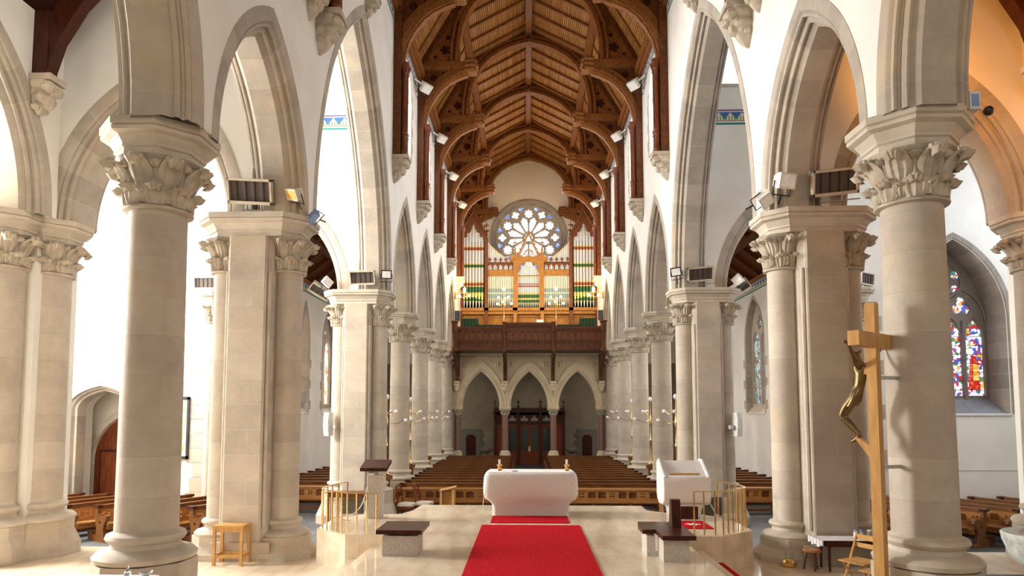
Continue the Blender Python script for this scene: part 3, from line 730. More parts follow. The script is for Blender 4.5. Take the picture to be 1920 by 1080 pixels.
def make_pier(zb, floor, ztop):
    root = empty('crossing_pier', (0, 0, 0), '', 'pier', 'clustered crossing piers')
    mb = MB(); core = [(-.3, -.5), (.3, -.5), (.33, -.47), (.33, -.42), (.4, -.34), (.4, .34), (.3, .5), (-.3, .5), (-.4, .34), (-.4, -.34), (-.33, -.42), (-.33, -.47)]
    mb.plate([core], floor, ztop - .38, lambda u, v, d: (u, v, d))
    mb.build('core', STONE, root, smooth=False)
    mb = MB()
    for e in (-1, 1):
        for q in (-1, 1): mb.tube([(e * .36, q * .42, zb - .1), (e * .36, q * .42, ztop - .99)], .035, 8); mb.tube([(e * .31, q * .475, zb - .1), (e * .31, q * .475, ztop - .99)], .02, 6)
    mb.build('angle_roll', ABAC, root)
    cp = capital_mb(.245, .6, .42, 8)
    for e in (-1, 1):
        MB().lathe([(.25, zb), (.24, ztop - .96)], 32, (e * .54, 0)).build('shaft', SHAFT, root)
        mb = MB(); mb.lathe([(r * .9, z * .9 + zb) for r, z in basep(.27)], 32, (e * .54, 0)); mb.build('base_moulding', ABAC, root)
        mb = MB(); mb.M = T(e * .54, 0, 0); h = zb - .3 - floor
        octstack(mb, [(.13, zb - .28), (.13, zb - .3 - h * .35), (.1, zb - .3 - h * .45), (.03, zb - .3 - h * .65), (0, zb - .3 - h * .72), (0, floor)], (.56, .56)); mb.build('plinth', STONE, root, smooth=False)
        mb = MB(); mb.M = T(e * .54, 0, ztop - .98); 
        q = MB(); q.v = [tuple(mb.M @ Vector(p)) for p in cp.v]; q.f = cp.f; q.build('capital', CARVED, root)
    mb = MB(); mb.box(-.5, .5, -.53, .53, floor, floor + .3); mb.box(-.5, .5, -.5, .5, floor, zb - .35); mb.build('core_plinth', STONE, root, smooth=False)
    mb = MB(); mb.M = T(0, 0, ztop - .38)
    rows = []
    for o, z in ABP: rows.append(octloop(.98 - o, .63 - o, .34 - o * .5, z))
    mb.grid(rows, True, capa=True, capb=True); mb.build('abacus', ABAC, root, smooth=False)
    return root
for y, zb, fl, zt, nm in ((P1Y, .58, -.06, ZS, 'near'), (P2Y, .46, -.68, ZS, 'far')):
    p = make_pier(zb, fl, zt)
    for s in (-1, 1): place(p, (s * 4.85, y, 0), 'clustered stone pier with two shafts at the %s %s corner of the crossing' % (nm, 'left' if s < 0 else 'right'))
# outer piers of the choir aisles and aisle responds
for s in (-1, 1):
    sd = 'left' if s < 0 else 'right'
    root = empty('outer_pier', (0, 0, 0), 'double-shafted stone pier at the far %s edge, beyond the front column' % sd, 'pier')
    for (x, y, r) in ((8.62, 11.5, .36), (8.96, 10.85, .36)):
        MB().lathe([(r, .85), (r * .97, 4.8)], 32, (s * x, y)).build('shaft', SHAFT, root)
        MB().lathe([(rr, z + .85) for rr, z in basep(r)], 32, (s * x, y)).build('base_moulding', ABAC, root)
        mb = MB(); mb.M = T(s * x, y, 0); octstack(mb, [(.1, .53), (.1, .36), (.07, .3), (.01, .16), (0, .12), (0, -.06)], (.62, .62)); mb.build('plinth', STONE, root, smooth=False)
        cp = capital_mb(.345, .58, .5, 8); q = MB(); q.v = [(a + s * x, b_ + y, c + 4.78) for a, b_, c in cp.v]; q.f = cp.f; q.build('capital', CARVED, root)
        mb = MB(); mb.M = T(s * x, y, 5.34); octstack(mb, ABP, (.62, .62)); mb.build('abacus', ABAC, root, smooth=False)
    MB().box(*sorted((s * 8.7, s * 9.2)), 11.0, 12.05, -.06, 5.36).build('core', STONE, root, smooth=False)
    root = empty('aisle_respond', (0, 0, 0), 'slender wall shaft with leafy capital at the %s aisle arch' % sd, 'wall shaft')
    x = s * 8.92; y = P2Y - .42
    MB().lathe([(.15, 0), (.14, 5.0)], 20, (x, y)).build('shaft', SHAFT, root)
    MB().lathe([(rr * .6, z * .8) for rr, z in basep(.3)] , 20, (x, y)).build('base_moulding', ABAC, root)
    MB().lathe([(.3, -.68), (.3, -.24)], 8, (x, y)).build('plinth', STONE, root, smooth=False)
    cp = capital_mb(.15, .55, .27, 6); q = MB(); q.v = [(a + x, b_ + y, c + 4.85) for a, b_, c in cp.v]; q.f = cp.f; q.build('capital', CARVED, root)
    mb = MB(); mb.M = T(x, y, 5.36); octstack(mb, ABP, (.4, .4)); mb.build('abacus', ABAC, root, smooth=False)
    mb = MB()
    for k in range(15):
        wd = (.3, .48, .38)[k % 3]
        mb.box(*sorted((s * 8.95, s * (9.05 + wd))), P2Y - .47, P2Y - .4, -.6 + k * .4, -.2 + k * .4 - .015)
    trim(mb, STONE, smooth=False)
# ================================================================== ROSE WINDOW
def rose():
    y = 40.75
    w_ = struct(MB().lathe([(2.0, 0), (2.0, .02)], 48).build('window_40', SGR, smooth=False)); 
    me = w_.data
    for v in me.vertices: x_, y_, z_ = v.co; v.co = (ROC[0] + x_, y + .12 + z_, ROC[1] + y_)
    # tracery plate with holes
    loops = [circ(0, 0, 2.02, 64)]
    blue, pink = [], []
    for k in range(12):
        a = PI / 2 + k * PI / 6
        if k % 2 == 0: loops.append(foil(1.5 * math.cos(a), 1.5 * math.sin(a), .2, 8, .086, 4, a)[::-1])
        else: loops.append(foil(1.63 * math.cos(a), 1.63 * math.sin(a), .14, 4, .115, 5, a)[::-1])
        p = a + PI / 12   # petals
        pt = []
        for r_, hw in ((.40, .06), (.7, .14), (.95, .195), (1.03, .17), (1.08, .225), (1.17, .18), (1.18, .1), (1.27, .08), (1.3, .03)): pt.append((r_, hw))
        out = [(r_, h_) for r_, h_ in pt] + [(r_, -h_) for r_, h_ in pt[::-1]]
        loops.append([(r_ * math.cos(p) - h_ * math.sin(p), r_ * math.sin(p) + h_ * math.cos(p)) for r_, h_ in out][::-1])
        # spandrel eyes at the rim
        q = a + PI / 12
        tri = [(1.80, -.14), (1.93, -.17), (1.965, 0), (1.93, .17), (1.80, .14), (1.68, .0)]
        loops.append([(r_ * math.cos(q) - h_ * math.sin(q), r_ * math.sin(q) + h_ * math.cos(q)) for r_, h_ in tri][::-1]); 
        blue.append([(r_ * math.cos(q) - h_ * math.sin(q), r_ * math.sin(q) + h_ * math.cos(q)) for r_, h_ in tri])
        tri = [(1.26, .26), (1.36, .2), (1.4, .3), (1.33, .36)]
    loops.append(foil(0, 0, .17, 6, .1, 4)[::-1])
    f = lambda u, v, d: (ROC[0] + u, y + d, ROC[1] + v)
    MB().plate(loops, -.1, .06, f).build('tracery', ABAC, w_, smooth=False)
    mb = MB()
    for b_ in blue: mb.plate([[(u, v) for u, v in b_]], .07, .1, f)
    mb.build('blue_pane', SGB, w_, smooth=False)
    mb = MB()
    for k in range(12):
        a = PI / 2 + k * PI / 6; R_ = .33 if k % 2 == 0 else .29; rc = 1.5 if k % 2 == 0 else 1.64
        mb.tube([(ROC[0] + rc * math.cos(a) + R_ * math.cos(t * PI / 10), y - .12, ROC[1] + rc * math.sin(a) + R_ * math.sin(t * PI / 10)) for t in range(21)], .035, 6, cap=False)
        p = a + PI / 12
        for e in (-1, 1):
            P = [(.38, .09), (.7, .17), (.95, .235), (1.15, .24), (1.3, .1), (1.34, 0)]
            mb.tube([f(r_ * math.cos(p) - e * h_ * math.sin(p), r_ * math.sin(p) + e * h_ * math.cos(p), -.11) for r_, h_ in P], .028, 6)
    for R_ in (.34,): mb.tube([(ROC[0] + R_ * math.cos(t * PI / 12), y - .12, ROC[1] + R_ * math.sin(t * PI / 12)) for t in range(25)], .05, 8, cap=False)
    mb.build('tracery_rib', ABAC, w_)
    rows = []
    prof = [(2.36, -.05), (2.3, -.08), (2.26, -.05), (2.24, .02), (2.18, .0), (2.14, .05), (2.13, .1), (2.08, .08), (2.03, .14), (1.98, .16)]
    for k in range(65): rows.append([(ROC[0] + r_ * math.cos(2 * PI * k / 64), 40.55 + d_, ROC[1] + r_ * math.sin(2 * PI * k / 64)) for r_, d_ in prof])
    mb = MB(); mb.grid(rows, uvs=[[(k * .22, p[1]) for p in prof] for k in range(65)]); mb.build('stone_surround', ARCHST, w_)
rose()
# ================================================================== DOORS AND PORCHES, STAINED WINDOW OF THE RIGHT TRANSEPT
yw = P2Y - .45
pc = -12.0
mb = MB(); mold(mb, .95, .62, pc, 2.5, [(-.16, -.04), (0, -.04), (.03, .04), (.08, .05), (.12, .14), (.18, .15), (.2, .26), (.2, .5)], ffront(yw), 10, stilt=3.15); trim(mb)
mb = MB(); mb.box(pc - 1.7, pc - 1.65, yw + 1.1, yw + 1.5, -.68, 3.15); mb.box(pc + 1.65, pc + 1.7, yw + 1.1, yw + 1.5, -.68, 3.15); mb.box(pc - 1.7, pc + 1.7, yw + 1.5, yw + 1.6, -.68, 3.4); mb.box(pc - 1.7, pc + 1.7, yw + 1.1, yw + 1.5, 3.1, 3.15)
struct(mb.build('wall_porch', CREAM, smooth=False))
dx = pc - .3
d = struct(MB().plate([[(dx + u, .95 + v) for u, v in arch(.72, 1.25, 8)] + [(dx - .72, -.68), (dx + .72, -.68)]], 1.38, 1.45, ffront(yw)).build('door_1', REDWOOD, smooth=False))
mb = MB(); mb.box(dx - .5, dx + .5, yw + 1.33, yw + 1.38, -.66, 1.2); mb.build('door_panel', REDWOOD, d, smooth=False)
mb = MB(); mb.box(dx - .54, dx - .5, yw + 1.32, yw + 1.38, -.68, 1.25); mb.box(dx - .54, dx + .54, yw + 1.32, yw + 1.38, 1.2, 1.26); mb.box(dx - .01, dx + .01, yw + 1.31, yw + 1.34, -.66, 1.2); mb.build('door_frame', MAHOG, d, smooth=False)
MB().sphere((dx + .08, yw + 1.3, .25), .035, 8).build('door_handle', BRASS, d)
mb = MB(); mold(mb, .92, 1.45, dx, .95, [(0, 1.3), (0, 1.28), (.17, 1.28), (.2, 1.38)], ffront(yw), 8, stilt=1.6); trim(mb, STONE)
e = empty('fire_extinguisher', (-13.2, yw + 1.41, .22), 'red fire extinguisher on the porch wall beside the arched door', 'fire extinguisher')
MB().lathe([(.0, -.2), (.075, -.19), (.08, -.15), (.08, .16), (.05, .22), (.02, .24)], 14).build('cylinder', REDP, e)
MB().tube([(0, 0, .22), (0, -.02, .27), (.06, -.03, .26)], .018, 6).tube([(0, 0, .24), (.07, -.02, .2), (.09, -.02, 0)], .01, 6).build('hose', BLACK, e)
e = empty('safety_sign', (-13.22, yw + 1.485, 1.17), 'small red and white fire safety sign above the extinguisher', 'sign')
MB().box(-.08, .08, -.01, .01, -.1, .1).build('plate', REDP, e, smooth=False); MB().box(-.05, .05, -.016, -.009, -.06, .05).build('symbol', WHITEP, e, smooth=False)
e = empty('notice_board', (-10.08, yw - .03, 1.95), 'dark framed notice with papers hanging on the left transept wall', 'framed notice')
MB().box(-.55, .55, -.0, .03, -.78, .78).build('panel', PAPER, e, smooth=False)
mb = MB()
for a_ in ((-.62, -.55, -.85, .85), (.55, .62, -.85, .85), (-.62, .62, .78, .86), (-.62, .62, -.86, -.78)): mb.box(a_[0], a_[1], -.03, .02, a_[2], a_[3])
mb.build('frame', BLACK, e, smooth=False)
mb = MB()
for i in range(3):
    for j in range(4): mb.box(-.45 + i * .34, -.2 + i * .34, -.01, -.001, -.65 + j * .36, -.4 + j * .36)
mb.build('sheet', simple('buff_paper', (.75, .55, .3), .8), e, smooth=False)
# stained window
pc = 11.53; yg = yw + .85
g = struct(MB().plate([[(pc + u, 4.9 + v) for u, v in arch(1.26, 2.1, 10)] + [(pc - 1.26, 2.8), (pc + 1.26, 2.8)]], 0, .03, ffront(yg)).build('window_30', SG1, smooth=False))
loops = [[(pc + u, 4.9 + v) for u, v in arch(1.3, 2.16, 12)] + [(pc - 1.3, 2.3), (pc + 1.3, 2.3)]]
for cx in (-.93, -.33, .33, .93):
    loops.append(([(pc + cx + u, 4.45 + v) for u, v in ((.265, 0), (.23, .16), (.25, .2), (.15, .36), (.12, .44), (0, .58), (-.12, .44), (-.15, .36), (-.25, .2), (-.23, .16), (-.265, 0))] + [(pc + cx - .265, 2.84), (pc + cx + .265, 2.84)])[::-1])
for cx in (-.62, .62): loops.append(foil(pc + cx, 5.36, .15, 3, .14, 5, PI / 2)[::-1])
loops.append(circ(pc, 6.05, .36, 20)[::-1])
for k in range(8): loops.append(circ(pc + .53 * math.cos(k * PI / 4 + .39), 6.05 + .53 * math.sin(k * PI / 4 + .39), .14, 10)[::-1])
MB().plate(loops, -.12, -.01, ffront(yg)).build('tracery', simple('dark_tracery_stone', (.27, .23, .2), .8), g, smooth=False)
mb = MB()
for x_ in (-.62, 0, .62): mb.tube([(pc + x_, yg - .14, 2.4), (pc + x_, yg - .14, 4.95)], .045, 6)
for cx in (-.62, .62): mb.tube([(pc + cx + u, yg - .14, 4.9 + v) for u, v in arch(.62, .95, 8)], .04, 6)
mb.tube([(pc + .62 * math.cos(t * PI / 10), yg - .14, 6.05 + .62 * math.sin(t * PI / 10)) for t in range(21)], .035, 6, cap=False)
mb.build('mullion', MATS['dark_tracery_stone'], g)
# figure panels in the lights: red robed and gold robed figures
mb = MB()
for cx in (-.33, .93):
    mb.plate([[(pc + cx - .15, 3.0), (pc + cx + .17, 3.0), (pc + cx + .16, 3.5), (pc + cx + .1, 3.95), (pc + cx - .04, 4.0), (pc + cx - .1, 3.6)]], -.004, 0, ffront(yg))
mb.build('red_robed_figure', stained('red_robe_glass', [(.8, .05, .02), (.6, .01, .01), (.9, .15, .05)], 14, 1.2), g, smooth=False)
mb = MB()
for cx in (-.3, .96):
    mb.plate([[(pc + cx - .04, 3.25), (pc + cx + .12, 3.25), (pc + cx + .13, 3.7), (pc + cx - .02, 3.75)]], -.008, -.005, ffront(yg))
mb.build('gold_robe', stained('gold_robe_glass', [(.95, .5, .05), (1, .6, .15), (.9, .4, .05)], 14, 1.4), g, smooth=False)
mb = MB()
for cx in (-.38, .86): mb.plate([circ(pc + cx, 4.08, .1, 12)], -.008, 0, ffront(yg))
mb.plate([circ(pc, 6.05, .2, 16)], -.008, 0, ffront(yg))
mb.build('pale_halo', stained('halo_glass', [(1, 1, .95), (.9, .9, 1), (1, .9, .6)], 18, 1.8), g, smooth=False)
mb = MB()
for k in range(7): mb.box(pc - 1.2, pc + 1.2, yg - .02, yg - .01, 3.0 + k * .25, 3.012 + k * .25)
mb.build('saddle_bar', BLACK, g, smooth=False)
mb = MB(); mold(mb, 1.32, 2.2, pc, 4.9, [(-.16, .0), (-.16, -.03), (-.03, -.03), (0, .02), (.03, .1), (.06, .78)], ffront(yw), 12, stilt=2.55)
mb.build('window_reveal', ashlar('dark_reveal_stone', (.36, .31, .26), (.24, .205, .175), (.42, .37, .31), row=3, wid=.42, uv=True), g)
mb = MB(); mb.plate([[(yw - .03, 2.28), (yw + .9, 2.35), (yw + .9, 2.86)]], pc - 1.32, pc + 1.32, lambda u, v, d: (d, u, v)); mb.build('sill', simple('blue_grey_sill', (.30, .32, .37), .7), g, smooth=False)
mb = MB()
for q in range(7):
    for e_ in (-1, 1):
        if q % 2 == 0: mb.box(*sorted((pc + e_ * 1.46, pc + e_ * 1.66)), yw - .015, yw + .02, 2.35 + q * .4, 2.72 + q * .4)
mb.build('quoin', MATS['blue_grey_sill'], g, smooth=False)
trim(MB().box(9.2, 15, yw - .012, yw + .01, .83, .85), simple('wall_line', (.68, .68, .66), .8), smooth=False)
# ================================================================== WEST ARCADE, GALLERY
yA = 36.5
ax = [-3.95, -1.31, 1.33, 3.97]
out = [(-4.6, 5.62), (-4.6, 2.66)]
holes = []
for i in range(3):
    c = (ax[i] + ax[i + 1]) / 2
    out += [(c - u, 2.66 + v) for u, v in arch(1.16, 2.1, 12)]
out += [(4.6, 2.66), (4.6, 5.62)]
struct(MB().plate([out], 0, .5, ffront(yA)).build('wall_gallery_arcade', GALST, smooth=False))
for i in range(3):
    c = (ax[i] + ax[i + 1]) / 2
    mb = MB(); mold(mb, 1.16, 2.1, c, 2.66, [(-.02, -.0), (0, -.05), (.04, -.05), (.06, 0), (.09, .05), (.13, .04), (.15, .2), (.15, .5)], ffront(yA), 14)
    mold(mb, 1.28, 2.42, c, 2.7, [(-.07, 0), (-.07, -.07), (0, -.05), (.0, 0)], ffront(yA), 14); trim(mb, GALST)
mb = MB().box(-4.3, 4.3, yA - .06, yA, 5.32, 5.56)
for k in range(60): mb.sphere((-4.1 + k * .14, yA - .07, 5.42), .05, 6)
trim(mb, GALST)
mb = MB()
for i in range(3):
    c = (ax[i] + ax[i + 1]) / 2
    for e_ in (-1, 1):
        for k in range(4): mb.sphere((c + e_ * .88 + .09 * math.cos(PI / 4 + k * PI / 2), yA - .01, 4.98 + .09 * math.sin(PI / 4 + k * PI / 2)), .09, 8, (1, .5, 1))
trim(mb, GALST)
names = ['leftmost', 'left inner', 'right inner', 'rightmost']
for i, x in enumerate(ax):
    r_ = empty('arcade_column', (x, yA + .2, 0), 'red marble column with white leafy capital under the gallery, %s of four' % names[i], 'column', 'columns of the gallery arcade')
    MB().lathe([(.18, .27), (.17, 2.2)], 24).build('shaft', COLRED, r_)
    MB().lathe([(.3, -.68), (.3, .1), (.26, .14), (.28, .2), (.2, .26), (.18, .28)], 24).build('base', GALST, r_)
    cp = capital_mb(.17, .36, .27, 6); q = MB(); q.v = [(a_, b_, c_ + 2.2) for a_, b_, c_ in cp.v]; q.f = cp.f; q.build('capital', CARVED, r_)
    MB().box(-.32, .32, -.3, .3, 2.56, 2.66).box(-.28, .28, -.26, .26, 2.5, 2.56).build('abacus', GALST, r_, smooth=False)
# gallery
yG = 33.75
G = empty('organ_gallery', (0, yG, 0), 'dark carved wooden gallery front spanning the nave above three arches', 'gallery')
MB().box(-3.93, 3.93, .05, 6.6, 5.6, 5.78).build('floor_deck', GALW, G, smooth=False)
gx = [-3.78, -1.24, 1.24, 3.78]
mb = MB()
for i in range(3):
    zt = 6.72 if i != 1 else 6.92
    mb.box(gx[i], gx[i + 1], -.08, .12, zt - .12, zt); mb.box(gx[i], gx[i + 1], -.05, .08, zt - .2, zt - .12)
mb.build('handrail', GALW, G, smooth=False)
mb = MB()
mb.box(-3.9, 3.9, -.06, .1, 5.52, 5.62); mb.box(-3.9, 3.9, -.03, .06, 5.62, 5.72); mb.box(-3.9, 3.9, -.05, .03, 5.98, 6.04)
mb.build('moulded_beam', GALW, G, smooth=False)
for i in range(3):
    x0, x1 = gx[i] + .1, gx[i + 1] - .1; zt = 6.52 if i != 1 else 6.6
    MB().box(x0 - .1, x1 + .1, .04, .08, 5.6, zt + .15).build('back_board', wood('gallery_panel_wood', (.22, .085, .04), (.13, .045, .02), .35) if i == 0 else MATS['gallery_panel_wood'], G, smooth=False)
    n = 7; w_ = (x1 - x0) / n
    loops = [[(x0 - .05, 6.02), (x1 + .05, 6.02), (x1 + .05, zt), (x0 - .05, zt)]]
    for k in range(n):
        c = x0 + (k + .5) * w_
        loops.append(([(c + u, 6.3 + v) for u, v in arch(w_ * .38, .2, 4)] + [(c - w_ * .38, 6.06), (c + w_ * .38, 6.06)])[::-1])
    MB().plate(loops, -.02, .04, ffront(0)).build('arched_panel', GALW, G, smooth=False)
    loops = [[(x0 - .05, 5.7), (x1 + .05, 5.7), (x1 + .05, 5.98), (x0 - .05, 5.98)]]
    for k in range(n):
        c = x0 + (k + .5) * w_; loops.append([(c - .12, 5.74), (c + .12, 5.74), (c, 5.94)][::-1])
    mb = MB().plate(loops, -.02, .04, ffront(0))
    for k in range(n + 1):
        mb.lathe([(.0, 5.83), (.02, 5.84), (.02, 5.93), (.03, 5.97)], 6, (x0 + k * w_, -.04))
    mb.build('lower_frieze', GALW, G, smooth=False)
for i, x in enumerate(gx):
    mb = MB(); wd = .16 if i in (0, 3) else .1; zt = 7.0 if i in (0, 3) else 6.95
    xx = x - .0
    mb.lathe([(wd, 5.45), (wd * 1.1, 5.5), (wd * .8, 5.65), (wd * .8, 6.4), (wd * 1.1, 6.46), (wd * .9, 6.5), (wd * .9, zt - .12), (wd * 1.3, zt - .05), (wd * 1.3, zt)], 8, (xx, -.05), off=.5)
    mb.build('gallery_post', GALW, G, smooth=False)
    mb = MB()
    xw = ax[i] * .985
    mb.plate([[(0, 5.5), (2.7, 5.5), (2.7, 4.05), (2.55, 4.05), (2.35, 4.6), (1.6, 5.1), (.5, 5.36), (0, 5.4)]], -.08, .08, lambda u, v, d, xw=xw: (xw + d, u, v))
    mb.box(xw - .1, xw + .1, 2.45, 2.72, 4.0, 5.5)
    mb.build('bracket', GALW, G, smooth=False)
for i, x in enumerate(ax):
    mb = MB(); mb.M = T(x, yA, 4.05) @ RZ(-PI / 2); corbel_bm(mb, .26, .62, .26); o = mb.build('gallery_corbel', GALST)
    tag(o, 'pale carved corbel carrying a gallery bracket, %s of four' % names[i], 'corbel', 'corbels below the gallery brackets')
# ================================================================== ORGAN
yO = 38.3
O_ = empty('pipe_organ', (0, yO, 0), 'pipe organ in an oak case with painted pipes in front of the rose window', 'pipe organ')
SIL = (.74, .76, .78); GR = (.03, .16, .06); RD = (.38, .10, .06); GD = (.85, .68, .28); TL = (.35, .52, .52); CW = (.85, .82, .68)
PT = banded('tower_pipe_paint', [(8.3, (.5, .62, .64)), (8.72, GD), (8.78, GR), (9.0, GR), (9.03, GD), (9.28, GR), (9.62, GD), (9.68, RD), (9.84, GD), (9.92, SIL), (10.7, GD), (10.75, GR), (10.93, GD), (11.0, SIL), (11.72, GD), (11.78, RD), (11.95, GD), (12.02, SIL), (13.6, SIL)])
PF = banded('flat_pipe_paint', [(8.3, (.8, .76, .62)), (8.95, TL), (9.2, CW), (9.3, TL), (9.5, (.8, .6, .4)), (9.53, CW), (10.6, CW)])
PU = banded('upper_pipe_paint', [(10.6, SIL), (12.6, SIL)])
PCN = banded('centre_pipe_paint', [(8.3, (.5, .62, .64)), (8.6, GD), (8.68, GR), (8.85, GD), (8.95, GR), (9.15, GD), (9.25, SIL), (9.6, RD), (9.68, SIL), (9.74, RD), (9.8, SIL), (10.15, GD), (10.25, (.1, .1, .1)), (10.28, SIL), (11.3, SIL)])
def pipe(x, r, zf, zm, zt, mat, gold=True, y=0):
    mb = MB().lathe([(r * .3, zf), (r * .95, zm - .05), (r, zm), (r, zt), (r * .9, zt)], 10, (x, y)); p = mb.build('pipe', mat, O_)
    if gold:
        mb = MB().plate([[(x - r * .55, zm + .02), (x + r * .55, zm + .02), (x + r * .5, zm + .16), (x, zm + .34), (x - r * .5, zm + .16)]], y - r * 1.06, y - r * .98, lambda u, v, d: (u, d, v)); mb.build('mouth', GOLD, p, smooth=False)
for s in (-1, 1):
    for k in range(7):
        x = s * 3.22 + (k - 3) * .178; m_ = 1 - abs(k - 3) / 3
        pipe(x, .078, 8.42, 8.85 + .14 * m_, 12.55 + .75 * m_, PT)
    for k in range(14):
        x = s * (.92 + k * .108); m_ = k / 13
        pipe(x, .046, 8.42, 8.95 + .1 * m_ , 10.25, PF, gold=False)
    for k in range(13):
        x = s * (1.0 + k * .113); m_ = k / 12
        mb = MB().lathe([(.05, 10.5), (.05, 11.15 + 1.05 * m_ ** 1.3), (.03, 11.15 + 1.05 * m_ ** 1.3)], 10, (x, .05)); p = mb.build('pipe', PU, O_)
        mb = MB().lathe([(.054, 11.02 + 1.05 * m_ ** 1.3), (.056, 11.17 + 1.05 * m_ ** 1.3)], 10, (x, .05)); mb.build('gilt_cap', simple('gilt_tip', (.85, .75, .5), .4) if not MATS.get('gilt_tip') else MATS['gilt_tip'], p)
for k in range(13):
    x = (k - 6) * .1; m_ = 1 - abs(k - 6) / 6
    pipe(x, .043, 8.42, 8.7 + .12 * m_, 10.5 + .6 * m_ ** .7, PCN, gold=False)
for nm, boxes, mt in (
    ('base_panel', [(-3.95, 3.95, .1, .6, 5.78, 8.02)], ORGW),
    ('impost_beam', [(-3.95, 3.95, -.12, .5, 8.02, 8.12), (-3.95, 3.95, -.2, .5, 8.2, 8.38), (-3.95, 3.95, -.1, .5, 8.1, 8.2)], ORGW),
    ('upper_beam', [(-2.45, -.8, -.1, .3, 10.25, 10.34), (-2.45, -.8, -.06, .3, 10.34, 10.6)], ORGW), ('upper_beam', [(.8, 2.45, -.1, .3, 10.25, 10.34), (.8, 2.45, -.06, .3, 10.34, 10.6)], ORGW)):
    mb = MB()
    for b_ in boxes: mb.box(*b_)
    mb.build(nm, mt, O_, smooth=False)
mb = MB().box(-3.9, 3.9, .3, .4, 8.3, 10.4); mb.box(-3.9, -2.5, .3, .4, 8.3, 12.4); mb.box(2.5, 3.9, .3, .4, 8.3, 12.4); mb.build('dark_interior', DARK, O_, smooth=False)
for k in range(-4, 5):
    for e_ in ((-.17, .17) if abs(k) else (0,)):
        pass
for k in range(14):
    x = -3.4 + k * .523
    if abs(x) > 3.0: continue
    mb = MB(); 
    for a_ in ((-.22, .22, .04, .1, 7.1, 7.14), (-.22, .22, .04, .1, 7.84, 7.88), (-.22, -.18, .04, .1, 7.1, 7.88), (.18, .22, .04, .1, 7.1, 7.88)): mb.box(x + a_[0], x + a_[1], *a_[2:])
    mb.lathe([(.07, 0), (.07, .05), (0.001, .06)], 8); 
    q0 = len(mb.v) - 24
    mb.v[q0:] = [(x + a_, .1 - c_, 7.5 + b_) for a_, b_, c_ in mb.v[q0:]]
    mb.build('case_panel', ORGW, O_, smooth=False)
for x in (-2.45, -.78, .78, 2.45):
    mb = MB(); zt = 12.45 if abs(x) > 2 else 11.4
    mb.box(x - .1, x + .1, -.16, .1, 5.78, zt); mb.box(x - .13, x + .13, -.2, .1, 8.15, 8.4); mb.box(x - .12, x + .12, -.18, .1, 10.2, 10.35); mb.box(x - .13, x + .13, -.2, .1, zt - .1, zt + .04)
    mb.box(x - .06, x + .06, -.1, .02, zt, zt + .5); mb.box(x - .02, x + .02, -.06, 0, zt + .5, zt + 1.05); mb.box(x - .14, x + .14, -.06, 0, zt + .78, zt + .84)
    mb.lathe([(.06, zt + .48), (.02, zt + .56)], 6, (x, -.03))
    mb.build('case_post', ORGW if abs(x) < 1 else ORGD, O_, smooth=False)
for x in (-3.9, 3.9):
    MB().box(x - .07, x + .07, -.14, .1, 5.78, 12.5).build('case_post', ORGD, O_, smooth=False)
def gable(cx, hw, z0, zt, z1, inner):
    mb = MB()
    o = [(cx - hw, z0), (cx - hw, z0 + .28), (cx - .06, zt), (cx + .06, zt), (cx + hw, z0 + .28), (cx + hw, z0)]
    i_ = [(cx + inner, z0), (cx + inner * .9, z0 + .2), (cx + inner * .62, z0 + .22), (cx + inner * .6, z0 + .45), (cx + inner * .3, z0 + .5), (cx + .1, z1 - .18), (cx, z1), (cx - .1, z1 - .18), (cx - inner * .3, z0 + .5), (cx - inner * .6, z0 + .45), (cx - inner * .62, z0 + .22), (cx - inner * .9, z0 + .2), (cx - inner, z0)]
    mb.plate([o + i_], -.16, -.02, ffront(0))
    for e_ in (-1, 1):
        mb.tube([(cx + e_ * hw, -.2, z0 + .26), (cx, -.2, zt)], .055, 6)
        for k in range(5):
            t = (k + .6) / 5.3; px, pz = cx + e_ * hw * (1 - t), z0 + .28 + (zt - z0 - .28) * t
            mb.sphere((px + e_ * .09, -.12, pz + .1), .075, 6); mb.sphere((px + e_ * .17, -.12, pz + .13), .045, 6)
    mb.tube([(cx, -.12, zt - .1), (cx, -.12, zt + .75)], [.05, .025], 6); mb.sphere((cx, -.12, zt + .45), .09, 6); mb.box(cx - .12, cx + .12, -.15, -.09, zt + .6, zt + .66)
    return mb.build('gable', ORGD, O_, ang=30)
gable(-3.2, .82, 12.35, 14.1, 13.35, .6); gable(3.2, .82, 12.35, 14.1, 13.35, .6)
# centre arch and gable
mb = MB()
o = [(-.72, 8.4), (-.72, 11.2), (.72, 11.2), (.72, 8.4)]
i_ = [(.62, 8.4)] + [(u, 10.45 + v) for u, v in arch(.6, .62, 8)] + [(-.62, 8.4)]
mb.plate([o + i_], -.2, -.08, ffront(0)); mb.box(-.95, .95, -.22, 0, 11.2, 11.36)
mb.tube([(u, -.21, 10.45 + v) for u, v in arch(.62, .64, 8)], .03, 6)
mb.build('centre_arch', ORGW, O_, smooth=False)
mb = MB()
for e_ in (-1, 1):
    mb.tube([(e_ * .62, -.12, 11.36), (0, -.12, 12.75)], .06, 6)
    for k in range(4):
        t = (k + .5) / 5; mb.sphere((e_ * (.62 * (1 - t) + .07), -.12, 11.36 + 1.39 * t + .07), .05, 6)
    mb.tube([(e_ * .4, -.12, 11.36), (0, -.12, 11.85)], .03, 6)
mb.tube([(.22 * math.cos(t * PI / 8), -.12, 11.58 + .2 * math.sin(t * PI / 8)) for t in range(17)], .025, 6)
for e_ in (-1, 1):
    mb.sphere((e_ * .98, -.15, 11.25), .14, 8); mb.sphere((e_ * .9, -.1, 11.12), .1, 8)
    mb.box(e_ * .8 - .05, e_ * .8 + .05, -.16, -.06, 11.36, 11.75)
mb.build('gable', ORGW, O_, ang=30)
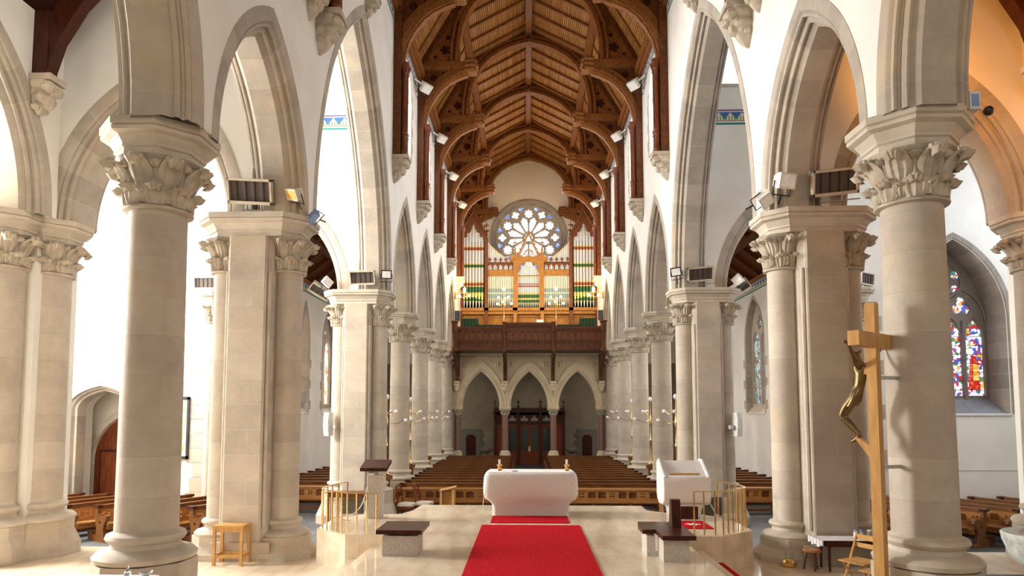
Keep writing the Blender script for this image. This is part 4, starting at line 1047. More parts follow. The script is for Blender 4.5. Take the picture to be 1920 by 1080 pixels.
for s in (-1, 1):
    mb = MB(); x0, x1 = sorted((s * .85, s * 2.4)); n = 5; w_ = (x1 - x0) / n
    mb.box(x0, x1, -.1, 0, 11.0, 11.06)
    loops = [[(x0, 10.6), (x1, 10.6), (x1, 11.02), (x0, 11.02)]]
    for k in range(n):
        c = x0 + (k + .5) * w_; loops.append(([(c + u, 10.72 + v) for u, v in arch(w_ * .4, .22, 4)] + [(c - w_ * .4, 10.62), (c + w_ * .4, 10.62)])[::-1])
    mb.plate(loops, -.06, -.02, ffront(0))
    for k in range(n):
        c = x0 + (k + .5) * w_
        mb.box(c - .02, c + .02, -.06, -.02, 11.05, 11.3)
        mb.sphere((c, -.04, 11.3), .05, 6); mb.sphere((c - .06, -.04, 11.22), .04, 6); mb.sphere((c + .06, -.04, 11.22), .04, 6)
    mb.build('cresting', ORGD, O_, smooth=False)
# curtains and console on the gallery
for s in (-1, 1):
    mb = MB(); rows = []
    for k in range(25): rows.append([(s * (2.9 + k * .04), .55 + .03 * math.sin(k * 1.3), 5.8), (s * (2.9 + k * .04), .55 + .03 * math.sin(k * 1.3), 7.75)])
    mb.grid(rows); mb.M = Matrix(); o = mb.build('curtain', GREENC); o.location = (0, yO - .75, 0)
    tag(o, 'dark green curtain at the %s end of the organ gallery' % ('left' if s < 0 else 'right'), 'curtain')
    o = MB().box(*sorted((s * 1.15, s * 2.75)), 0, .05, 5.78, 6.92).build('green_screen', GREENC, smooth=False); o.location = (0, 34.6, 0)
    tag(o, 'low green cloth screen behind the %s of the gallery rail' % ('left' if s < 0 else 'right'), 'cloth screen')
e = empty('organ_console', (.1, 36.8, 5.78), 'pale oak organ console behind the middle of the gallery rail', 'organ console')
MB().box(-.75, .75, 0, .7, 0, 1.35).box(-.85, .85, -.1, .75, 1.35, 1.42).build('cabinet', ORGW, e, smooth=False)
MB().box(-.6, .6, -.35, 0, .72, .8).box(-.6, .6, -.25, 0, .9, .96).build('keyboard', WHITEP, e, smooth=False)
o = MB().box(-.19, .19, -.02, .02, 0, .28).build('music_sheet', WHITEP, smooth=False); o.location = (.62, 36.75, 7.2); tag(o, 'white sheet standing on the organ console', 'sheet of music')
for s in (-1, 1):
    e = empty('gallery_speaker', (s * 3.72, 34.4, 5.78), 'grey loudspeaker on a post at the %s end of the gallery' % ('left' if s < 0 else 'right'), 'loudspeaker')
    MB().tube([(0, 0, 0), (0, 0, 1.4)], .05, 8).build('post', PINE, e); MB().box(-.13, .13, -.12, .12, 1.35, 1.85).build('cabinet', simple('speaker_grey', (.10, .10, .09), .7) if not MATS.get('speaker_grey') else MATS['speaker_grey'], e, smooth=False)
# ================================================================== LAMPS
def candelabrum(h=2.5, R=.55, lit=False, label='', arms=6, cat='candelabrum', group=None, name='standard_lamp', up=True):
    e = empty(name, (0, 0, 0), label, cat, group)
    MB().lathe([(.11, 0), (.12, .04), (.05, .1), (.03, .16), (.045, .3), (.025, .4), (.022, h * .35), (.05, h * .38), (.05, h * .4), (.022, h * .43), (.02, h * .62), (.06, h * .68), (.03, h * .75), (.02, h * .8), (.015, h * .95), (.03, h)], 12).build('stem', BRASS, e)
    gm = LAMPON if lit else GLASSL
    g = []
    for lv in (0, 1):
        for k in range(arms // 2 + (0)):
            a = 2 * PI * (k + .5 * lv) / (arms // 2) + .4
            zc = h * (.72 if lv == 0 else .84); rr = R if lv == 0 else R * .72
            pts = [(rr * t * math.cos(a), rr * t * math.sin(a), zc - .12 * math.sin(t * PI) + .06 * t) for t in [q / 6 for q in range(7)]]
            MB().tube(pts, .011, 6).build('arm', BRASS, e)
            MB().sphere((pts[-1][0], pts[-1][1], pts[-1][2] - .05), .062, 12).build('globe', gm, e)
    MB().sphere((0, 0, h + .09), .075, 12, (1, 1, 1.2)).build('globe', gm, e)
    return e
std = candelabrum(2.35, .6, False, '', 6, 'standard lamp', 'brass standard lamps between the nave columns')
pn = ['nearest the crossing', 'second from the crossing', 'third from the crossing', 'farthest from the crossing']
for s in (-1, 1):
    for k, y in enumerate((20.85, 25.1, 29.5, 33.9)):
        place(std, (s * 4.5, y, .42), 'brass lamp standard with white glass globes in the %s nave arcade, %s' % ('left' if s < 0 else 'right', pn[k]), rz=k * .3)
        bx = empty('lamp_pedestal', (s * 4.5, y, 0), 'wooden pedestal under the %s arcade lamp standard, %s' % ('left' if s < 0 else 'right', pn[k]), 'pedestal')
        MB().box(-.16, .16, -.16, .16, -.68, -.55).box(-.11, .11, -.11, .11, -.55, .3).box(-.17, .17, -.17, .17, .3, .42).build('block', OAK, bx, smooth=False)
gl = candelabrum(2.35, .42, True, '', 6, 'gallery lamp', 'lit candelabra on the gallery', name='gallery_lamp')
place(gl, (-1.3, 34.5, 6.35), 'lit brass candelabrum on the gallery, left of the organ centre')
place(gl, (1.42, 34.5, 6.35), 'lit brass candelabrum on the gallery, right of the organ centre')
for s in (-1, 1):
    e = empty('wall_lamp', (s * 3.93, 35.0, 8.55), 'lit branched wall lamp on the %s wall beside the organ' % ('left' if s < 0 else 'right'), 'wall lamp')
    MB().box(*sorted((0, -s * .05)), -.1, .1, -.2, .2).build('back_plate', BRASS, e, smooth=False)
    for k, (px, py, pz) in enumerate(((.75, 0, 0), (.55, -.3, .3), (.5, .2, .25), (.3, -.45, -.1), (.35, -.1, .55))):
        MB().tube([(0, 0, 0), (-s * px * .5, py * .5, pz - .12), (-s * px, py, pz - .04)], .012, 6).build('arm', BRASS, e)
        MB().sphere((-s * px, py, pz), .075, 12).build('globe', LAMPON, e)
    point('wall_lamp_light', (s * 3.2, 35.0, 9.2), 110, (1, .72, .36), .3)
    point('gallery_lamp_light', (s * 1.35, 34.6, 9.2), 170, (1, .72, .36), .3)
def heater(w_=.75, h_=.42):
    e = empty('wall_heater', (0, 0, 0), '', 'heater', 'radiant heater panels on the pier tops')
    mb = MB()
    for a_ in ((-w_/2, w_/2, -h_/2, -h_/2 + .05), (-w_/2, w_/2, h_/2 - .04, h_/2), (-w_/2, -w_/2 + .03, -h_/2, h_/2), (w_/2 - .03, w_/2, -h_/2, h_/2)): mb.box(a_[0], a_[1], -.09, .06, a_[2], a_[3])
    mb.box(-w_/2, w_/2, .02, .08, -h_/2, h_/2); mb.build('housing', CREAMP, e, smooth=False)
    MB().box(-w_/2 + .03, w_/2 - .03, -.03, -.01, -h_/2 + .04, h_/2 - .04).build('ceramic_plaque', MESHG, e, smooth=False)
    mb = MB()
    for k in range(1, 5): x = -w_/2 + w_ * k / 5; mb.box(x - .008, x + .008, -.05, -.03, -h_/2, h_/2)
    mb.build('guard_bar', BLACK, e, smooth=False)
    mb = MB().tube([(-.1, .0, -h_/2), (-.1, .04, -h_/2 - .1)], .015, 6).tube([(.15, .0, -h_/2), (.15, .04, -h_/2 - .1)], .015, 6).tube([(-.2, .04, -h_/2 - .1), (w_ / 2 + .08, .04, -h_/2 - .1)], .012, 6); mb.build('bracket', STEEL, e)
    return e
ht = heater()
def put(proto, loc, rx, ry, rz, label, sc=1):
    c = place(proto, loc, label); c.rotation_euler = (rx, ry, rz); c.scale = (sc,) * 3; return c
put(ht, (-4.74, 10.86, 6.1), .35, .06, 0, 'heater panel on top of the near left crossing pier')
put(ht, (4.93, 10.84, 6.15), .35, -.1, 0, 'heater panel on top of the near right crossing pier')
put(ht, (-4.62, 18.02, 6.08), .3, -.02, 0, 'heater panel on top of the far left crossing pier', .92)
put(ht, (4.6, 18.02, 6.12), .3, -.08, 0, 'heater panel on top of the far right crossing pier', .92)
put(ht, (-9.0, 18.0, 5.95), .1, 0, 0, 'heater panel on the wall shaft of the left transept', .8)
put(ht, (9.0, 18.0, 5.95), .1, 0, .6, 'heater panel on the wall shaft of the right transept', .8)
put(ht, (-6.6, 20.6, 6.2), .9, .5, .5, 'tilted heater panel hanging below the left aisle roof', .9)
put(ht, (6.45, 20.6, 6.2), .9, -.5, -.5, 'tilted heater panel hanging below the right aisle roof', .9)
def flood(mat, nm, lens=GLASSL, w_=.24, h_=.2):
    e = empty('floodlight', (0, 0, 0), '', 'floodlight')
    MB().grid([[(-w_/2, -.1, -h_/2), (w_/2, -.1, -h_/2), (w_/2, -.1, h_/2), (-w_/2, -.1, h_/2)], [(-w_/2, -.04, -h_/2), (w_/2, -.04, -h_/2), (w_/2, -.04, h_/2), (-w_/2, -.04, h_/2)], [(-w_/3, .1, -h_/3), (w_/3, .1, -h_/3), (w_/3, .1, h_/3), (-w_/3, .1, h_/3)]], True, capa=True, capb=True).build('housing', mat, e, smooth=False)
    MB().box(-w_/2 + .025, w_/2 - .025, -.105, -.1, -h_/2 + .025, h_/2 - .025).build('lens', lens, e, smooth=False)
    MB().tube([(-w_/2 - .01, 0, 0), (-w_/2 - .01, 0, -h_/2 - .08), (w_/2 + .01, 0, -h_/2 - .08), (w_/2 + .01, 0, 0)], .01, 6).tube([(0, 0, -h_/2 - .08), (0, .03, -h_/2 - .2)], .012, 6).build('stirrup', BLACK, e)
    return e
AMB = simple('amber_lens', (.72, .45, .08), .3)
fa = flood(CREAMP, 'amber', AMB, .26, .2); fb = flood(BLUEP, 'blue', MATS['blue_enamel'], .26, .1); fk = flood(BLACK, 'black'); fw = flood(WHITEP, 'white')
put(fa, (-4.0, 10.9, 6.08), .6, .25, -.5, 'cream floodlight with amber lens on the near left pier')
put(fb, (-3.82, 11.3, 5.8), 1.2, -.5, -.6, 'small blue spotlight at the inner corner of the near left pier')
put(fk, (-3.97, 18.05, 6.18), .3, 0, .2, 'black floodlight on the far left crossing pier', 1.2)
put(fk, (3.96, 18.05, 6.2), .3, -.1, -.3, 'black floodlight on the far right crossing pier', 1.2)
put(fw, (4.12, 10.86, 6.18), .3, 0, .3, 'white floodlight on the near right pier, upper of the pair', 1.25)
put(fw, (3.84, 11.0, 5.95), .9, .4, .9, 'white floodlight tilted down at the corner of the near right pier', 1.1)
put(fw, (-5.68, 18.2, 6.0), .2, .6, .9, 'white spotlight on the outer corner of the far left pier', 1.1)
put(fw, (5.68, 18.2, 6.0), .2, -.6, -.9, 'white spotlight on the outer corner of the far right pier', 1.1)
for s in (-1, 1):
    for k, y in enumerate((22.2, 26.5, 30.9, 35.3)):
        c = put(fw, (s * 3.6, y, 13.6), .9, 0, s * -.9, 'white floodlight high on the %s nave wall plate, %s' % ('left' if s < 0 else 'right', ordn[k]), 1.6)
        o = MB().tube([(s * .0, 0, 0), (s * .33, 0, .05)], .02, 6).build('wall_arm', WHITEP, c); o.location = (0, 0, 0)
e = empty('dome_camera', (4.98, 7.5, 5.79), 'small blue and white projector box with lamp on the front right capital', 'projector')
MB().box(-.1, .02, -.08, .08, .0, .2).build('housing', WHITEP, e, smooth=False); MB().box(-.08, 0, -.085, -.08, .03, .17).build('screen', BLUEP, e, smooth=False); MB().sphere((.14, -.02, .0), .055, 12).build('lens', BLACK, e)
for s in (-1, 1):
    e = empty('column_speaker', (s * 5.58, 18.35, 2.05), 'white curved column loudspeaker on the far %s crossing pier' % ('left' if s < 0 else 'right'), 'loudspeaker')
    rows = []
    for j in range(9):
        z = -.32 + .08 * j; d_ = .05 * math.cos((j - 4) / 4 * 1.2)
        rows.append([(-.09, -.08 - d_, z), (.09, -.08 - d_, z), (.1, .06, z), (-.1, .06, z)])
    MB().grid(rows, True, capa=True, capb=True).build('housing', WHITEP, e, ang=50); MB().box(*sorted((0, -s * .25)), -.02, .05, -.12, -.02).build('bracket', STEEL, e, smooth=False)
    e.rotation_euler = (0, 0, s * .5)
# ================================================================== PORCH SCREEN AT THE WEST END
e = empty('porch_screen', (.03, 39.1, 0), 'dark carved wooden porch screen with glazed doors at the far end of the centre aisle', 'porch screen')
MB().box(-2.0, 2.0, .0, 1.3, 2.2, 2.6).box(-2.05, -1.95, 0, 1.3, -.68, 2.6).box(1.95, 2.05, 0, 1.3, -.68, 2.6).build('casing', MAHOG, e, smooth=False)
loops = [[(-2.0, -.68), (2.0, -.68), (2.0, 1.7), (-2.0, 1.7)]]
for cx in (-1.0, -.3, .3, 1.0):
    loops.append(([(cx + u, 1.25 + v) for u, v in arch(.2, .3, 6)] + [(cx - .2, .1), (cx + .2, .1)])[::-1])
MB().plate(loops, 0, .08, ffront(0)).build('door_leaf', REDWOOD, e, smooth=False)
MB().box(-1.3, 1.3, .05, .07, 0, 1.65).build('glazing', simple('dark_glazing', (.03, .045, .04), .15), e, smooth=False)
loops = [[(-2.0, 1.7), (2.0, 1.7), (2.0, 2.35), (-2.0, 2.35)]]
for cx in (-1.0, -.3, .3, 1.0): loops.append([(cx - .22, 1.85), (cx + .22, 1.85), (cx + .22, 2.0), (cx + .1, 2.02), (cx, 2.2), (cx - .1, 2.02), (cx - .22, 2.0)][::-1])
MB().plate(loops, 0, .08, ffront(0)).build('upper_panel', MAHOG, e, smooth=False)
MB().box(-1.3, 1.3, .06, .07, 1.8, 2.25).build('fanlight', simple('pale_fanlight', (.28, .3, .26), .3), e, smooth=False)
mb = MB().box(-2.05, 2.05, -.1, .1, 2.35, 2.5).box(-2.05, 2.05, -.08, .1, 1.66, 1.76)
for k in range(24): x = -1.9 + k * .165; mb.tube([(x, 0, 2.48), (x, 0, 2.72)], [.04, .008], 6)
mb.build('cresting', MAHOG, e, smooth=False)
mb = MB()
for x in (-2.0, -.65, .65, 2.0):
    mb.box(x - .07, x + .07, -.12, .02, -.68, 2.6); mb.tube([(x, -.03, 2.55), (x, -.03, 3.1)], [.06, .02], 6); mb.box(x - .1, x + .1, -.05, -.01, 2.93, 2.99)
    if abs(x) > 1: mb.sphere((x, -.1, 2.3), .13, 8); mb.sphere((x, -.08, 2.05), .1, 8)
mb.build('buttress', MAHOG, e)
MB().box(-.06, .06, -.03, -.0, .08, .38).build('door_plate', BRASS, e, smooth=False)
for s in (-1, 1):
    x0 = s * 3.5
    d = struct(MB().plate([[(x0 + u, .75 + v) for u, v in arch(.32, .3, 6)] + [(x0 - .32, -.68), (x0 + .32, -.68)]], -.02, .0, ffront(40.48)).build('door_%d' % (2 + (s > 0)), MAHOG, smooth=False))
    mb = MB().box(x0 - .6, x0 - .3, 40.44, 40.5, -.68, 1.0).box(x0 + .3, x0 + .6, 40.44, 40.5, -.68, 1.0).box(x0 - .6, x0 + .6, 40.44, 40.5, 1.0, 1.35)
    for q in range(4): mb.box(x0 - s * .6 - (.14 if s > 0 else 0), x0 - s * .6 + (.14 if s < 0 else 0), 40.45, 40.5, -.5 + q * .45, -.25 + q * .45)
    mb.build('stone_frame', simple('dim_stone', (.20, .17, .13), .8) if not MATS.get('dim_stone') else MATS['dim_stone'], d, smooth=False)
    f_ = empty('holy_water_stoup', (s * 2.42, 38.2, -.68), 'grey stone holy water stoup on a pedestal %s of the porch screen' % ('left' if s < 0 else 'right'), 'holy water stoup')
    MB().lathe([(.22, 0), (.22, .08), (.12, .14), (.09, .3), (.12, .5), (.08, .62), (.1, .7)], 16).build('pedestal', MATS['dim_stone'], f_)
    MB().lathe([(.1, .7), (.3, .82), (.38, .95), (.38, 1.0), (.33, 1.0), (.25, .9), (.0, .86)], 20).build('bowl', MATS['dim_stone'], f_)
# ================================================================== PEWS
def pew(Lg, name='church_pew'):
    e = empty(name, (0, 0, 0), '', 'pew')
    prof = [(-.27, 0), (.30, 0), (.30, .06), (.19, .1), (.15, .3), (.2, .45), (.235, .6), (.24, .80), (.10, .80), (.09, .66), (.02, .585), (-.1, .6), (-.19, .645), (-.26, .61), (-.27, .55), (-.2, .5), (-.14, .42), (-.12, .3), (-.16, .1), (-.27, .06)]
    for s in (-1, 1):
        mb = MB(); x0, x1 = sorted((s * Lg / 2, s * (Lg / 2 - .065))); mb.plate([prof, circ(.02, .46, .04, 8)[::-1]], x0, x1, lambda u, v, d: (d, u, v))
        q = mb.build('pew_end', OAK, e, smooth=False)
        mb = MB(); mb.box(x0 - .03, x1 + .03, .07, .28, .80, .86); mb.build('end_cap', MAHOG, q, smooth=False); MB().tube([(x0 - .02, -.22, .6), (x1 + .02, -.22, .6)], .05, 8).build('arm_roll', OAK, q)
    x = Lg / 2 - .065
    mb = MB().box(-x, x, .13, .2, .76, .84); mb.box(-x, x, .11, .22, .83, .855); mb.build('top_rail', OAK, e, smooth=False)
    n = int(Lg / .3); w_ = 2 * x / n; loops = [[(-x, .44), (x, .44), (x, .77), (-x, .77)]]
    for k in range(n):
        c = -x + (k + .5) * w_
        if k % 3 == 1: loops += [circ(c + a * .045, .61 + b_ * .045, .033, 6)[::-1] for a in (-1, 1) for b_ in (-1, 1)]
        else: loops.append([(c - w_ * .36, .53), (c + w_ * .36, .53), (c + w_ * .36, .66), (c + w_ * .26, .70), (c - w_ * .26, .70), (c - w_ * .36, .66)][::-1])
    MB().plate(loops, .145, .175, ffront(0)).build('back_panel', OAKL, e, smooth=False)
    MB().box(-x, x, -.25, .14, .40, .44).box(-x, x, -.2, -.16, .3, .4).build('seat', OAKL, e, smooth=False)
    MB().box(-x, x, .42, .62, .14, .2).box(-x, -x + .05, .2, .6, .02, .14).box(x - .05, x, .2, .6, .02, .14).build('kneeler', OAK, e, smooth=False)
    return e
npw = pew(3.3)
apw = pew(3.2)
tpw = pew(2.5)
rown = ['front', 'second', 'third', 'fourth', 'fifth', 'sixth', 'seventh', 'eighth', 'ninth', 'tenth', 'eleventh', 'twelfth', 'thirteenth', 'fourteenth', 'fifteenth', 'sixteenth']
for s in (-1, 1):
    sd = 'left' if s < 0 else 'right'
    for k in range(15):
        place(npw, (s * 2.4, 20.75 + k * .93, -.68), 'oak pew in the %s nave block, %s row from the altar' % (sd, rown[k]), 'nave pews in two blocks')
    for k in range(15):
        y = 21.2 + k * .93
        place(apw, (s * 6.72, y, -.68), 'oak pew in the %s side aisle, %s row from the front' % (sd, rown[k]), 'pews in the side aisles')
def frontal(Lg):
    e = empty('pew_frontal', (0, 0, 0), '', 'pew front')
    n = 11; x = Lg / 2; w_ = Lg / n; loops = [[(-x, .44), (x, .44), (x, .76), (-x, .76)]]
    for k in range(n):
        c = -x + (k + .5) * w_
        if k % 3 == 2: loops += [circ(c + a * .04, .62 + b_ * .04, .026, 6)[::-1] for a in (-1, 1) for b_ in (-1, 1)]
        else: loops.append([(c - w_ * .38, .53), (c + w_ * .38, .53), (c + w_ * .38, .68), (c + w_ * .28, .71), (c - w_ * .28, .71), (c - w_ * .38, .68)][::-1])
    MB().plate(loops, -.03, .01, ffront(0)).build('pierced_panel', OAKL, e, smooth=False)
    MB().box(-x, x, .015, .03, .45, .76).build('backing_board', OAK, e, smooth=False)
    MB().box(-x, x, -.06, .2, .75, .8).box(-x, x, -.05, .03, .4, .45).build('top_rail', OAKL, e, smooth=False)
    for xx in (-x, -x / 3, x / 3, x): MB().box(xx - .035, xx + .035, -.03, .2, 0, .44 if abs(xx) < x else .78).build('leg', OAK, e, smooth=False)
    MB().box(-x, x, .1, .3, .1, .16).build('kneeler', OAK, e, smooth=False)
    return e
fr = frontal(3.3)
for s in (-1, 1):
    sd = 'left' if s < 0 else 'right'
    place(fr, (s * 2.4, 19.95, -.68), 'pierced oak pew front closing the %s nave block' % sd, 'pierced pew fronts')
    c = place(fr, (s * 6.72, 20.4, -.68), 'pierced oak pew front in the %s side aisle' % sd, 'pierced pew fronts')
# transept pews, turned towards the altar
tl = ['nearest the crossing', 'second', 'third', 'fourth', 'fifth', 'sixth', 'seventh', 'eighth', 'ninth']
for s in (-1, 1):
    sd = 'left' if s < 0 else 'right'
    for k in range(9):
        xn = 7.85 + .78 * k; yn = 15.55 + .04 * k
        th = math.radians(62.7)
        cx = s * (xn - 1.25 * math.cos(th)); cy = yn + 1.25 * math.sin(th)
        c = place(tpw, (cx, cy, -.68), 'oak pew in the %s transept turned towards the altar, %s' % (sd, tl[k] if k == 0 else tl[k] + ' from the crossing'), 'angled transept pews')
        c.rotation_euler = (0, 0, th if s < 0 else -th)
# ================================================================== SANCTUARY FURNITURE
def rrect(hx, hy, r, z, n=4, cx=0, cy=0):
    pts = []
    for qx, qy, a0 in ((1, 1, 0), (-1, 1, PI / 2), (-1, -1, PI), (1, -1, 1.5 * PI)):
        for k in range(n + 1):
            a = a0 + PI / 2 * k / n; pts.append((cx + qx * (hx - r) + r * math.cos(a), cy + qy * (hy - r) + r * math.sin(a), z))
    return pts
e = empty('altar', (-.04, 12.66, .5), 'white speckled stone altar with rounded sides in the centre of the platform', 'altar')
rows = [rrect(hx, hy, r, z) for z, hx, hy, r in ((0, .70, .34, .08), (.14, .70, .34, .08), (.2, .71, .35, .09), (.26, .76, .37, .1), (.31, .84, .39, .12), (.38, .865, .41, .13), (.5, .87, .41, .13), (.68, .86, .41, .13), (.75, .84, .4, .12), (.78, .8, .37, .1), (.785, .7, .3, .08))]
MB().grid(rows, True, capa=True, capb=True).build('stone_block', WGRAN, e, ang=60)
MB().box(-.78, .78, -.33, .33, .783, .792).build('altar_cloth', WHITE, e, smooth=False)
for x, n_ in ((-.60, 'left'), (.66, 'right')):
    c = empty('altar_candle', (x - .02, 12.62, 1.292), 'short white candle in a brass holder on the %s end of the altar' % n_, 'candle', 'candles on the altar')
    MB().lathe([(.06, 0), (.055, .015), (.04, .03), (.045, .05), (.02, .07), (.055, .1), (.055, .112), (.02, .115)], 16).build('holder', BRASS, c)
    MB().lathe([(.02, .11), (.02, .21), (.004, .212)], 12).build('wax_stick', WHITE, c)
o = MB().box(-.05, .05, -.02, .02, 0, .012).build('microphone', BLACK, smooth=False); o.location = (-.33, 12.5, 1.292); tag(o, 'small flat black microphone lying on the altar top', 'microphone')
# ambo
e = empty('ambo', (2.72, 12.0, .5), 'white stone reading desk with a sloping top on the right of the platform', 'reading desk')
mb = MB(); P = [(0, .3), (-.02, .4), (-.02, .7), (.02, .76), (.1, .77), (.14, .73), (.52, .98), (.58, 1.0), (.62, .95), (.62, .4), (.56, .3), (.45, .24), (.12, .24)]
mb.plate([P], -.42, .42, lambda u, v, d: (d, u, v)); o = mb.build('desk_block', WGRAN, e, smooth=True, ang=30)
bv = o.modifiers.new('bevel', 'BEVEL'); bv.width = .05; bv.segments = 3; bv.limit_method = 'ANGLE'
mb = MB().grid([rrect(.27, .2, .05, 0, cy=.3), rrect(.28, .21, .05, .15, cy=.3), rrect(.33, .24, .05, .26, cy=.3)], True, capa=True, capb=True); mb.build('stone_stem', WGRAN, e, ang=50)
MB().box(-.26, .26, .12, .16, .73, .80).build('book_ledge', PINE, e, smooth=False)
for q_ in (-1, 1): MB().tube([(q_ * .38, .0, .72), (q_ * .39, .12, .79), (q_ * .39, .5, 1.0), (q_ * .37, .58, 1.0)], .035, 8).build('rim', WGRAN, e)
MB().box(-.1, .2, .06, .12, .0, .22).build('dark_niche_panel', MAHOG, e, smooth=False)
o = MB().box(-.27, .24, -.4, .36, 0, .012).build('red_mat', CARPET, smooth=False); o.location = (2.68, 11.45, .5); tag(o, 'red mat with a white star pattern behind the right railing', 'mat')
mb = MB(); st = []
for k in range(14): a = k * PI / 7; r_ = .12 if k % 2 else .05; st.append((r_ * math.cos(a) * 1.3, r_ * math.sin(a)))
mb.plate([st], .012, .014, fflat(0)); mb.build('white_pattern', WHITE, o, smooth=False)
# left lectern
e = empty('lectern', (-2.82, 12.05, .5), 'slim speckled granite lectern with a dark wooden top, left of the platform', 'lectern')
MB().grid([rrect(.115, .13, .01, 0, 1), rrect(.14, .14, .01, .77, 1)], True, capa=True, capb=True).build('stone_post', GRANITE, e, smooth=False)
MB().plate([[(-.2, .84), (-.2, .9), (.22, 1.02), (.22, .96)]], -.25, .23, lambda u, v, d: (d, u, v)).build('desk_top', MAHOG, e, smooth=False)
MB().box(-.04, .04, -.04, .04, .77, .9).build('neck', STEEL, e, smooth=False)
# drums' brass railings
def railing(pts, zb, zt, label):
    e = empty('brass_railing', (0, 0, 0), label, 'railing', 'curved brass railings')
    for x, y in pts: MB().tube([(x, y, zb), (x, y, zt)], .013, 6).build('baluster', BRASS, e)
    mb = MB()
    pr = [Vector((x, y, zt)) for x, y in pts]
    for a, b_ in zip(pr, pr[1:]):
        t = (b_ - a).normalized(); n_ = Vector((-t.y, t.x, 0)) * .018
        mb.grid([[tuple(a + n_), tuple(a - n_), tuple(a - n_ + Vector((0, 0, .012))), tuple(a + n_ + Vector((0, 0, .012)))], [tuple(b_ + n_), tuple(b_ - n_), tuple(b_ - n_ + Vector((0, 0, .012))), tuple(b_ + n_ + Vector((0, 0, .012)))]], True, capa=True, capb=True)
    mb.build('handrail', BRASS, e, smooth=False)
railing([(-3.35, 12.1), (-3.44, 11.85), (-3.48, 11.6), (-3.49, 11.35), (-3.5, 11.1), (-3.45, 10.98), (-3.36, 10.9), (-3.25, 10.79), (-3.14, 10.68), (-3.03, 10.58), (-2.91, 10.46), (-2.76, 10.45), (-2.6, 10.45), (-2.45, 10.45)], .5, 1.12, 'curved brass railing round the left side of the platform')
railing([(2.47, 10.5), (2.62, 10.5), (2.79, 10.5), (2.92, 10.53), (3.03, 10.64), (3.14, 10.75), (3.25, 10.86), (3.35, 10.96), (3.43, 11.05), (3.46, 11.2), (3.46, 11.4), (3.46, 11.65), (3.42, 11.9), (3.3, 12.15)], .5, 1.16, 'curved brass railing round the right side of the platform')
# granite benches with dark wooden tops
e = empty('granite_bench', (-1.78, 9.1, .5), 'low granite block bench with a dark wooden seat, left of the red carpet', 'bench')
MB().box(-.235, .235, -.22, .22, 0, .265).build('stone_base', GRANITE, e, smooth=False); MB().box(-.15, .15, -.15, .15, .265, .3).build('spacer', BLACK, e, smooth=False)
MB().box(-.3, .3, -.32, .42, .3, .355).build('seat', MAHOG, e, smooth=False)
e = empty('granite_bench', (1.75, 8.85, .5), 'low granite seat with stepped dark wooden top and upright back, right of the red carpet', 'bench')
MB().box(-.13, .2, -.22, .15, 0, .27).build('stone_base', GRANITE, e, smooth=False); MB().box(-.28, -.17, .12, .5, 0, .27).build('stone_base', GRANITE, e, smooth=False)
MB().box(-.12, .1, -.15, .4, .27, .3).build('spacer', BLACK, e, smooth=False)
MB().plate([[(-.17, -.36), (.25, -.36), (.25, .72), (-.3, .72), (-.3, .45), (-.34, .45), (-.34, .08), (-.17, .08)]], .3, .355, lambda u, v, d: (u, v, d)).build('seat', MAHOG, e, smooth=False)
MB().plate([[(.2, .355), (-.02, .355), (.02, .72), (.12, .72)]], .0 + .08, .2, lambda u, v, d: (d, u + .25, v)).build('backrest', MAHOG, e, smooth=False)
# wooden stool, left
e = empty('wooden_stool', (-4.9, 10.86, -.06), 'light wooden square stool in front of the near left pier', 'stool')
for x in (-.22, .22):
    for y in (-.14, .14): MB().box(x - .022, x + .022, y - .022, y + .022, 0, .6).build('leg', PINE, e, smooth=False)
MB().box(-.25, .25, -.17, .17, .6, .635).build('seat', PINE, e, smooth=False)
MB().box(-.2, .2, -.155, -.135, .53, .6).box(-.2, .2, .135, .155, .53, .6).box(-.235, -.21, -.12, .12, .53, .6).box(.21, .235, -.12, .12, .53, .6).build('apron', PINE, e, smooth=False)
MB().box(-.2, .2, -.155, -.135, .12, .17).box(-.2, .2, .135, .155, .12, .17).box(-.235, -.21, -.12, .12, .12, .17).box(.21, .235, -.12, .12, .12, .17).build('stretcher', PINE, e, smooth=False)
# round stool right
e = empty('round_stool', (4.33, 10.72, -.06), 'small round three-legged wooden stool in front of the near right pier', 'stool')
MB().lathe([(.13, .28), (.14, .29), (.14, .31), (.125, .325)], 20).build('seat', OAKL, e)
for k in range(3): a = k * 2 * PI / 3 + .5; MB().tube([(.07 * math.cos(a), .07 * math.sin(a), .28), (.12 * math.cos(a), .12 * math.sin(a), 0)], .015, 8).build('leg', OAK, e)
e = empty('brass_bowl', (4.06, 10.95, -.06), 'low polished brass bowl on the marble floor beside the near right pier', 'bowl')
MB().lathe([(.09, 0), (.12, .03), (.12, .06), (.1, .07), (.08, .1), (.03, .12)], 20).build('body', GOLD, e); MB().lathe([(.125, .055), (.13, .062), (.125, .07)], 20).build('rim', BRASS, e)
o = MB().box(-.06, .06, -.02, .02, 0, .1).build('floor_socket', STEEL, smooth=False); o.location = (4.1, 11.02, .04); tag(o, 'small grey electric socket on the plinth of the near right pier', 'socket')
